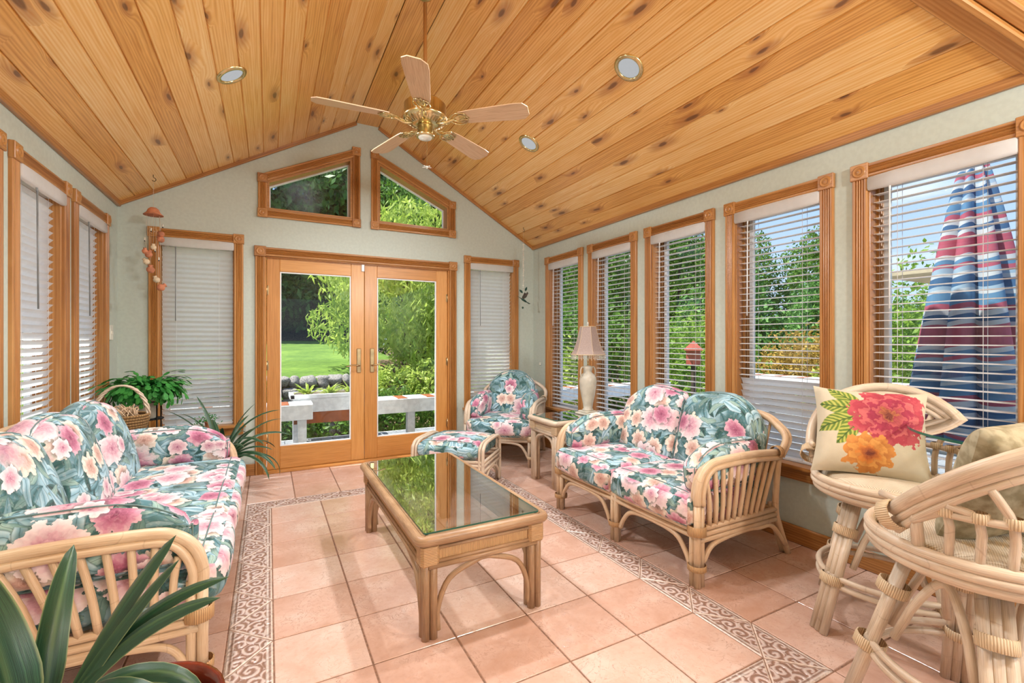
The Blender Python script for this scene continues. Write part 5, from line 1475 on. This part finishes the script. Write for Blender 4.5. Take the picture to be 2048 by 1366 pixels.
for x, z, a in ((-.03, .05, .9), (.035, .08, -.5)):
    m = MB(); m.prism([(0, -.03), (.014, -.01), (.012, .012), (0, .032), (-.012, .012), (-.014, -.01)], 0, .0015, fn=lambda p, q, h: (x + p * math.cos(a) - q * math.sin(a), h, zb + z + p * math.sin(a) + q * math.cos(a))); m.build('leaf', 'bird_green', hb)
m = MB(); m.lathe([(.001, .014), (.012, .006), (.012, -.006), (.001, -.014)], (-.01, 0, zb - .14), 10); m.build('bell_bead', 'bird_green', hb)

# switch and small wall fittings
m = MB(); m.box((0, 0, 0), (.008, .075, .12), bev=.002)
for y in (-.018, .018): m.box((.006, y, 0), (.008, .012, .025), bev=.002)
o = m.build('light_switch', 'cream_plastic', None, (XL + .005, 4.76, 1.33)); tag(o, 'cream two gang light switch plate on the left wall by the corner', 'light switch')
m = MB(); m.box((0, 0, 0), (.03, .012, .03), bev=.003); o = m.build('wall_sensor', 'cream_plastic', None, (XR - .007, 4.78, .98), -PI / 2); tag(o, 'tiny square sensor on the right wall beside the corner', 'sensor')
m = MB(); m.box((0, 0, 0), (.008, .075, .12), bev=.002); m.box((-.005, 0, .022), (.006, .03, .03), bev=.002); m.box((-.005, 0, -.022), (.006, .03, .03), bev=.002)

# ------------------------------------------------------------------ outdoors
m = MB(); N_ = 40; vs = []; fs = []; uv = []
def ground_z(x, y):
    t = min(1, max(0, (y - 9.2) / 12)); side = min(1, max(0, (x - 3.0) / 3.0))
    if x > 1.25 and y < 10.4: return -.35 + 1.05 * min(1, max(0, (y - 7.9) / 2.5)) * (1 - side)
    z = -.35 if y < 8.4 else (.62 + .62 * t + max(0, min(y - 22, 14)) * .28)
    return z * (1 - side) + (-.35 + .6 * min(1, max(0, (max(y, 0) * .4 + x - 8) / 10))) * side
gx = np.linspace(-40, 60, 101); gy = np.concatenate([np.linspace(-30, 8.3, 40), np.linspace(8.45, 12, 12), np.linspace(13, 70, 40)])
for y in gy:
    for x in gx: vs.append((x, y, ground_z(x, y)))
nx_ = len(gx)
for j in range(len(gy) - 1):
    for i in range(nx_ - 1):
        a = j * nx_ + i; xm, ym = gx[i], gy[j]
        fs.append((a, a + 1, a + nx_ + 1, a + nx_)); uv.append([(0, 0), (1, 0), (1, 1), (0, 1)])
m.add(vs, fs, uv)
for k in range(len(m.mi)):
    c = m.v[m.f[k][0]]; m.mi[k] = 1 if (c[1] < 8.3 or (c[0] > 1.1 and c[1] < 12) or c[0] > 5 or c[1] > 20.5) else 0
    m.sm[k] = True
o = m.build('ground', ['lawn', 'mulch']); tag(o, 'sunlit lawn and mulch beds around the sunroom', 'ground', kind='structure')
# deck
m = MB()
xs = -3.2
while xs < 8.6:
    m.box((xs, 5.95, -.06), (.138, 1.4 + .0, .03), bev=.002)
    m.v = m.v; xs += .144
ys = -3.0
while ys < 5.2:
    m.box((5.85, ys, -.06), (5.4, .138, .03), bev=.002); ys += .144
tag(m.build('deck', 'deck_grey'), 'grey painted board deck outside the doors and windows', 'deck', kind='structure')
m = MB(); m.box((2.7, 6.66, -.14), (11.9, .03, .2)); m.box((8.57, 2, -.14), (.03, 9.4, .2)); tag(m.build('deck_fascia', 'white_paint'), 'white edge board of the deck', 'deck edge', kind='structure')
def bench(x0, x1, y, label, posts, ztop=.50, caps=True, axis=0):
    L = x1 - x0; e = empty('deck_bench', ((x0 + x1) / 2, y, -.045) if axis == 0 else (y, (x0 + x1) / 2, -.045), 0 if axis == 0 else PI / 2, label, 'bench', 'white built-in deck benches')
    zt = ztop + .045; m = MB(); m.box((0, -.16, zt - .09), (L, .03, .18), bev=.004); m.box((0, .16, zt - .09), (L, .03, .18), bev=.004); m.box((-L / 2 + .015, 0, zt - .09), (.03, .3, .18)); m.box((L / 2 - .015, 0, zt - .09), (.03, .3, .18)); m.build('fascia', 'white_paint', e)
    m = MB(); k = 0; x = -L / 2 + .06
    while x < L / 2 - .03: m.box((x, 0, zt - .006), (.125, .3, .03), 1 if k % 3 == 1 else 0, bev=.003); x += .13; k += 1
    m.build('seat_slats', ['white_paint', 'brown_board'], e)
    for p in posts:
        q = p - (x0 + x1) / 2; m = MB(); m.box((q, 0, (zt - .17) / 2), (.1, .1, zt - .17), bev=.004); m.box((q, 0, .02), (.15, .15, .04), bev=.004); m.build('post', 'white_paint', e)
bench(-1.6, .47, 6.15, 'white deck bench seen low through the left glass door', (-1.2, .36))
bench(.98, 6.4, 6.15, 'long white deck bench seen through the right glass door', (1.7, 3.3, 4.9, 6.2))
bench(-1, 5.9, 8.2, 'white bench along the outer deck edge beyond the umbrella', (-.5, 1.5, 3.5, 5.5), ztop=.62, axis=1)
# planter box
pb = empty('planter_box', (.72, 6.55, -.045), 0, 'raised white planter box with ferns behind the deck bench', 'planter')
m = MB(); zt = .62; m.box((0, -.2, zt - .02), (.96, .05, .05), bev=.004); m.box((0, .2, zt - .02), (.96, .05, .05), bev=.004); m.box((-.46, 0, zt - .02), (.05, .45, .05)); m.box((.46, 0, zt - .02), (.05, .45, .05)); m.box((0, -.19, zt - .13), (.9, .03, .18)); m.box((0, .19, zt - .13), (.9, .03, .18)); m.build('box', 'white_paint', pb)
m = MB(); m.box((0, -.18, zt - .29), (.88, .03, .15)); m.box((0, .0, zt - .1), (.86, .34, .04)); m.build('lower_board', 'brown_board', pb)
for q in (-.4, .4): m = MB(); m.box((q, 0, .16), (.09, .09, .32)); m.build('leg', 'white_paint', pb)

def leaf_cloud(name, mat, blobs, count, size, parent=None, droop=0.0, aspect=.5, loc=None, seedv=1):
    """blobs: (cx,cy,cz,rx,ry,rz). leaves near the surface of each blob; one mesh"""
    rng = np.random.default_rng(seedv); vol = np.array([b[3] * b[4] + b[4] * b[5] + b[3] * b[5] for b in blobs]); pr = vol / vol.sum()
    idx = rng.choice(len(blobs), count, p=pr); B = np.array(blobs)[idx]
    d = rng.normal(size=(count, 3)); d /= np.linalg.norm(d, axis=1, keepdims=True)
    r = rng.uniform(.55, 1.05, (count, 1)) ** .6
    lump = 1 + .14 * np.sin(d[:, :1] * 7 + idx[:, None]) + .12 * np.sin(d[:, 1:2] * 9 + idx[:, None] * 2)
    C = B[:, :3] + d * r * B[:, 3:] * lump
    ax = rng.normal(size=(count, 3)); ax[:, 2] -= droop; ax /= np.linalg.norm(ax, axis=1, keepdims=True)
    sd = np.cross(ax, rng.normal(size=(count, 3))); sd /= np.linalg.norm(sd, axis=1, keepdims=True)
    s_ = size * rng.uniform(.6, 1.3, (count, 1)); a = ax * s_; b = sd * s_ * aspect
    V = np.empty((count, 4, 3)); V[:, 0] = C - a; V[:, 1] = C + b * .9 - a * .1; V[:, 2] = C + a; V[:, 3] = C - b * .9 - a * .1
    me = bpy.data.meshes.new(name); me.vertices.add(count * 4); me.vertices.foreach_set('co', V.astype(np.float32).ravel())
    me.loops.add(count * 4); me.loops.foreach_set('vertex_index', np.arange(count * 4, dtype=np.int32))
    me.polygons.add(count); me.polygons.foreach_set('loop_start', np.arange(0, count * 4, 4, dtype=np.int32)); me.polygons.foreach_set('loop_total', np.full(count, 4, dtype=np.int32))
    me.update(calc_edges=True); me.materials.append(MATS[mat])
    o = bpy.data.objects.new(name, me); COL.objects.link(o)
    if parent is not None: o.parent = parent
    if loc: o.location = loc
    return o
def trunk(parent, h, r, mat='bark', branches=4):
    m = MB(); m.tube([(0, 0, -.3), (.03, 0, h * .4), (-.04, .05, h)], lambda t: r * (1 - .7 * t), 10, smoothpts=3)
    for k in range(branches):
        a = k * 2.4; z = h * (.35 + .12 * k); m.tube([(0, 0, z), (math.cos(a) * h * .12, math.sin(a) * h * .12, z + h * .08), (math.cos(a) * h * .2, math.sin(a) * h * .2, z + h * .2)], lambda t: r * .4 * (1 - .7 * t), 6, smoothpts=3)
    return m.build('trunk', mat, parent)
def conifer_blobs(h, r, rng):
    out = []
    for k in range(11):
        t = k / 10; z = h * (.08 + .88 * t); rr = r * (1 - t) ** .8 + .25; out.append((rng.uniform(-.2, .2), rng.uniform(-.2, .2), z, rr, rr, h * .07))
        for j in range(4): a = rng.uniform(0, 6.28); out.append((math.cos(a) * rr * .7, math.sin(a) * rr * .7, z - h * .02, rr * .5, rr * .5, h * .045))
    return out
def round_blobs(h, r, rng, n=13, base=.25):
    out = [(0, 0, h * (base + 1) / 2, r * .75, r * .75, h * (1 - base) / 2 * .8)]
    for k in range(n):
        a = k * 2.4; t = (k + .5) / n; z = h * (base + (1 - base) * t * .9); q = r * math.sin(PI * (.2 + .75 * t)) * .75; out.append((math.cos(a) * q, math.sin(a) * q, z, r * .42, r * .42, h * .13))
    return out
rg = random.Random(3)
protos = {}
def tree(kind, x, y, s_, label, group, rz):
    if kind not in protos:
        nm, mat, h, r, sh, cnt, sz = {'ev': ('evergreen_tree', 'leaf_evergreen', 13, 2.9, 'c', 16000, .17), 'de': ('deciduous_tree', 'leaf_mid', 10, 3.0, 'r', 15000, .13), 'pi': ('pine_tree', 'leaf_pine', 5.2, 1.8, 'c', 9000, .11)}[kind]
        e = empty(nm, (x, y, ground_z(x, y)), rz, label, 'tree', group)
        bl = conifer_blobs(h, r, rg) if sh == 'c' else round_blobs(h, r, rg, base=.08)
        leaf_cloud('crown', mat, bl, cnt, sz, e, droop=.4, seedv=len(protos) + 5); trunk(e, h * .8, h * .022)
        protos[kind] = e
    else:
        e = copy_tree(protos[kind]); e.location = (x, y, ground_z(x, y)); e.rotation_euler = (0, 0, rz); tag(e, label, 'tree', group)
    e.scale = (s_, s_, s_); return e
G1 = 'tall trees beyond the lawn'
bk = [(-9, 23, 1.0, 'ev'), (-5.5, 24, 1.12, 'ev'), (-2.2, 22.5, 1.02, 'ev'), (.6, 24, 1.15, 'ev'), (3.2, 23, 1.2, 'ev'), (6, 24, 1.1, 'de'), (8.8, 22, 1.15, 'ev'), (11.5, 22.5, 1.1, 'de'),
      (14.5, 21, 1.05, 'ev'), (17, 19.5, .95, 'de'), (19.5, 17.5, .8, 'ev'), (20.5, 14.5, .62, 'de'), (22.5, 12.2, .62, 'de'), (24.5, 8.8, .36, 'de'), (25, 5.5, .32, 'de'), (25.5, 2.5, .25, 'ev'),
      (12.5, 16.5, .7, 'de'), (9, 17, .7, 'ev'), (15.5, 14, .62, 'de'), (5, 19, .75, 'de'), (7, 14.5, .6, 'de'), (10.2, 13, .55, 'de')]
for i, (x, y, s_, k) in enumerate(bk):
    tree(k, x, y, s_, 'dark evergreen in the tree line behind the lawn' if k == 'ev' else 'leafy green tree in the tree line outside the windows', G1, i * 1.3)
for i, (x, y, s_) in enumerate([(17.2, 9.8, .72), (18.5, 7.4, .6), (15.4, 8.3, .72), (14.6, 10.4, .75), (17.5, 4.6, .5), (11.0, 9.3, .62)]):
    tree('pi', x, y, s_, 'bright green young pine outside the right windows', 'young pines beyond the deck', i * 1.7)
# light green tree by the deck
pt = empty('peach_tree', (2.75, 10.6, .2), 0, 'yellow green tree with drooping narrow leaves seen through the right door', 'tree')
leaf_cloud('crown', 'leaf_peach', [(0, 0, 2.2, 1.7, 1.5, 1.6), (-1.0, -.3, 2.7, .9, .9, .7), (-1.25, -.2, 1.4, .7, .7, .6), (1.3, 0, 2.4, 1.1, 1.1, 1.1), (.4, -.8, 1.2, 1.2, .9, .8), (.4, -.3, 3.5, 1.2, 1.1, .7), (-.4, -.9, 1.7, .9, .7, .9)], 14000, .095, pt, droop=1.6, aspect=.28, seedv=21)
trunk(pt, 2.4, .07)
def shrub(x, y, z, rx, ry, rz_, mat, cnt, size, label, sd, cat='shrub', name='shrub', group=None):
    e = empty(name, (x, y, z), 0, label, cat, group)
    bl = [(0, 0, rz_ * .6, rx, ry, rz_)] + [(rx * .6 * math.cos(a), ry * .6 * math.sin(a), rz_ * (.5 + .4 * random.random()), rx * .5, ry * .5, rz_ * .6) for a in (0, 1.3, 2.5, 3.7, 5)]
    leaf_cloud('foliage', mat, bl, cnt, size, e, seedv=sd)
    m = MB(); m.tube([(0, 0, -.25), (0, 0, rz_ * .6)], .02, 6); m.build('stem', 'bark', e)
GS = 'shrubs around the deck'
for i, (x, y, z, rx, ry, rz_, mat, cnt, sz, lb) in enumerate([
    (-.9, 7.4, -.3, .6, .4, .45, 'leaf_shrub', 2600, .045, 'green shrub under the left end of the deck bench'),
    (.3, 7.5, -.3, .5, .35, .4, 'leaf_mid', 2200, .045, 'green shrub below the planter box'),
    (1.7, 7.6, -.3, .8, .4, .5, 'leaf_mid', 3500, .045, 'dark green ground shrub below the right bench'),
    (3.2, 7.6, -.3, .9, .5, .5, 'leaf_shrub', 3500, .045, 'green ground shrub beyond the long bench'),
    (-.3, 8.15, .1, .3, .25, .4, 'leaf_shrub', 1200, .04, 'small leafy plant in front of the rock wall'),
    (2.6, 9.0, .0, 1.0, .6, .55, 'leaf_lime', 4500, .05, 'yellow green low shrub at the foot of the drooping tree'),
    (4.8, 8.2, -.3, 1.2, .9, 1.1, 'leaf_lime', 6000, .06, 'yellow green bush outside the far right-wall window'),
    (6.6, 8.6, -.3, 1.4, 1.1, 1.7, 'leaf_mid', 7000, .065, 'large green bush outside the lamp window'),
    (9.2, 7.8, -.3, 1.6, 1.3, 1.5, 'leaf_shrub', 7000, .065, 'broad green bush outside the loveseat window'),
    (12.6, 6.9, -.3, 1.6, 1.3, 1.15, 'leaf_gold', 8000, .06, 'golden brown bush outside the fourth right-wall window'),
    (11.6, 4.2, -.3, 1.6, 1.3, 2.0, 'leaf_shrub', 7000, .065, 'green hedge bush left of the patio umbrella'),
    (12.2, 1.8, -.3, 1.8, 1.5, 1.9, 'leaf_shrub', 7000, .07, 'green hedge bush behind the patio umbrella'),
    (11.8, 5.6, -.3, 1.0, 1.0, .7, 'leaf_lime', 3000, .06, 'small yellow green bush below the golden bush')]):
    shrub(x, y, z, rx, ry, rz_, mat, cnt, sz, lb, 40 + i, group=GS)
for i, (x, lb) in enumerate(((.45, 'feathery fern at the left end of the planter box'), (.72, 'feathery fern in the middle of the planter box'), (.98, 'bright fern at the right end of the planter box'))):
    f_ = empty('fern', (x, 6.55, .51), 0, lb, 'fern', 'ferns in the planter'); m = MB()
    for k in range(34): a = random.random() * 6.28; blade_leaf(m, (0, 0, 0), a, random.uniform(.16, .28), .03, random.uniform(.7, 1.4), random.uniform(.6, 1.8), n=6)
    m.build('fronds', 'leaf_lime', f_)
# rocks of the retaining wall
def rock_mesh(sd):
    rr = random.Random(sd); m = MB(); n = 9; ph = [rr.uniform(0, 6) for _ in range(4)]
    m.rbox((1, 1, 1), .75, 6)
    m.v = [tuple(Vector(v) * (1 + .12 * math.sin(v[0] * 3 + ph[0]) + .1 * math.sin(v[1] * 4 + ph[1]) + .1 * math.sin(v[2] * 3.5 + ph[2]))) for v in m.v]
    return m
rk = [rock_mesh(i).build('rock', 'rock') for i in range(4)]
n = 0; rows = [(-.22, .13), (-.0, .12), (.2, .11), (.39, .11), (.57, .10)]
cnt_used = set()
for r_i, (z, hz_) in enumerate(rows):
    x = -1.5 + .12 * r_i; c_i = 0
    while x < 1.45:
        w = random.uniform(.075, .13); src = rk[n % 4]
        if n < 4: o = src
        else: o = src.copy(); COL.objects.link(o)
        o.location = (x + w, 8.36 + .03 * r_i + random.uniform(-.03, .03), z + random.uniform(-.015, .015)); o.scale = (w * 1.02, .2, hz_ * .95); o.rotation_euler = (random.uniform(-.1, .1), random.uniform(-.2, .2), random.uniform(-.2, .2))
        rown = ['bottom', 'second lowest', 'middle', 'second highest', 'top'][r_i]
        tag(o, 'grey stone in the %s course of the garden rock wall' % rown, 'rock', 'stones of the garden rock wall'); x += 2 * w * .96; n += 1
# closed patio umbrella and its table
ux, uy = 4.0, 1.22
um = empty('patio_umbrella', (ux, uy, -.045), 0, 'closed patio umbrella striped red white and blue outside the right window', 'umbrella')
m = MB(); nS = 96; nL = 30; vs = []; fs = []; uv = []
for i in range(nL + 1):
    t = i / nL; z = 2.50 - t * 1.78; env = (.05 + .32 * t ** .8) * (1 if t < .93 else 1.0)
    for k in range(nS):
        a = 2 * PI * k / nS; fold = .5 + .5 * math.cos(a * 8); sharp = fold ** .6
        rr = env * (.52 + .48 * sharp) ; zz = z - (.05 * math.sin(a * 8 + 1) if i == nL else 0)
        aa = a + .10 * math.sin(a * 8) * t
        vs.append((rr * math.cos(aa), rr * math.sin(aa), zz))
for i in range(nL):
    for k in range(nS): k2 = (k + 1) % nS; fs.append((i * nS + k, i * nS + k2, (i + 1) * nS + k2, (i + 1) * nS + k)); vv = [(k / nS, i / nL * 1.78), ((k + 1) / nS, i / nL * 1.78), ((k + 1) / nS, (i + 1) / nL * 1.78), (k / nS, (i + 1) / nL * 1.78)]; uv.append([(u * 2, v + .012 * math.sin(u * 2 * PI * 8)) for u, v in vv])
m.add(vs, fs, uv, 0, True); m.build('canopy', 'umbrella_stripe', um)
m = MB(); m.tube([(0, 0, .0), (0, 0, 2.56)], .019, 10); m.build('pole', 'white_paint', um)
m = MB(); m.lathe([(.001, .06), (.03, .06), (.2, .04), (.22, 0)], n=28); m.build('base', 'white_paint', um)
for k in range(8):
    a = 2 * PI * k / 8; m = MB(); m.tube([(.03 * math.cos(a), .03 * math.sin(a), 2.5), (.2 * math.cos(a), .2 * math.sin(a), 1.0)], .005, 5); m.build('rib', 'white_paint', um)
tb = empty('patio_table', (ux, uy, -.045), 0, 'round white patio table around the umbrella pole outside the window', 'table')
m = MB(); m.lathe([(.03, .66), (.6, .66), (.61, .675), (.6, .69), (.03, .69), (.03, .66)], n=48); m.build('tabletop', 'white_paint', tb)
for k in range(4): a = PI / 4 + k * PI / 2; m = MB(); m.tube([(.5 * math.cos(a), .5 * math.sin(a), 0), (.42 * math.cos(a), .42 * math.sin(a), .35), (.5 * math.cos(a), .5 * math.sin(a), .66)], .018, 8, smoothpts=3); m.build('leg', 'white_paint', tb)
# red feeder on a post
fd = empty('bird_feeder', (6.9, 5.9, -.3), 0, 'small reddish birdhouse on a post outside the loveseat window', 'bird feeder')
m = MB(); m.box((0, 0, .55), (.06, .06, 1.1)); m.build('post', 'bark', fd)
m = MB(); m.box((0, 0, 1.25), (.18, .18, .26)); m.lathe([(.22, 1.38), (.19, 1.42), (.001, 1.56)], n=4, smooth=False); m.build('house', 'red_house', fd)
# tan shade canopy seen past the umbrella
nb_ = empty('garden_canopy', (7.6, 2.3, -.045), 0, 'tan shade canopy on white posts beyond the umbrella', 'canopy')
m = MB(); m.box((0, 0, 2.14), (1.4, 1.4, .05)); m.build('shade_cloth', 'canvas_tan', nb_)
for sx in (-1, 1):
    for sy in (-1,): m = MB(); m.box((sx * .63, sy * .63, 1.06), (.07, .07, 2.11)); m.build('post', 'white_paint', nb_)
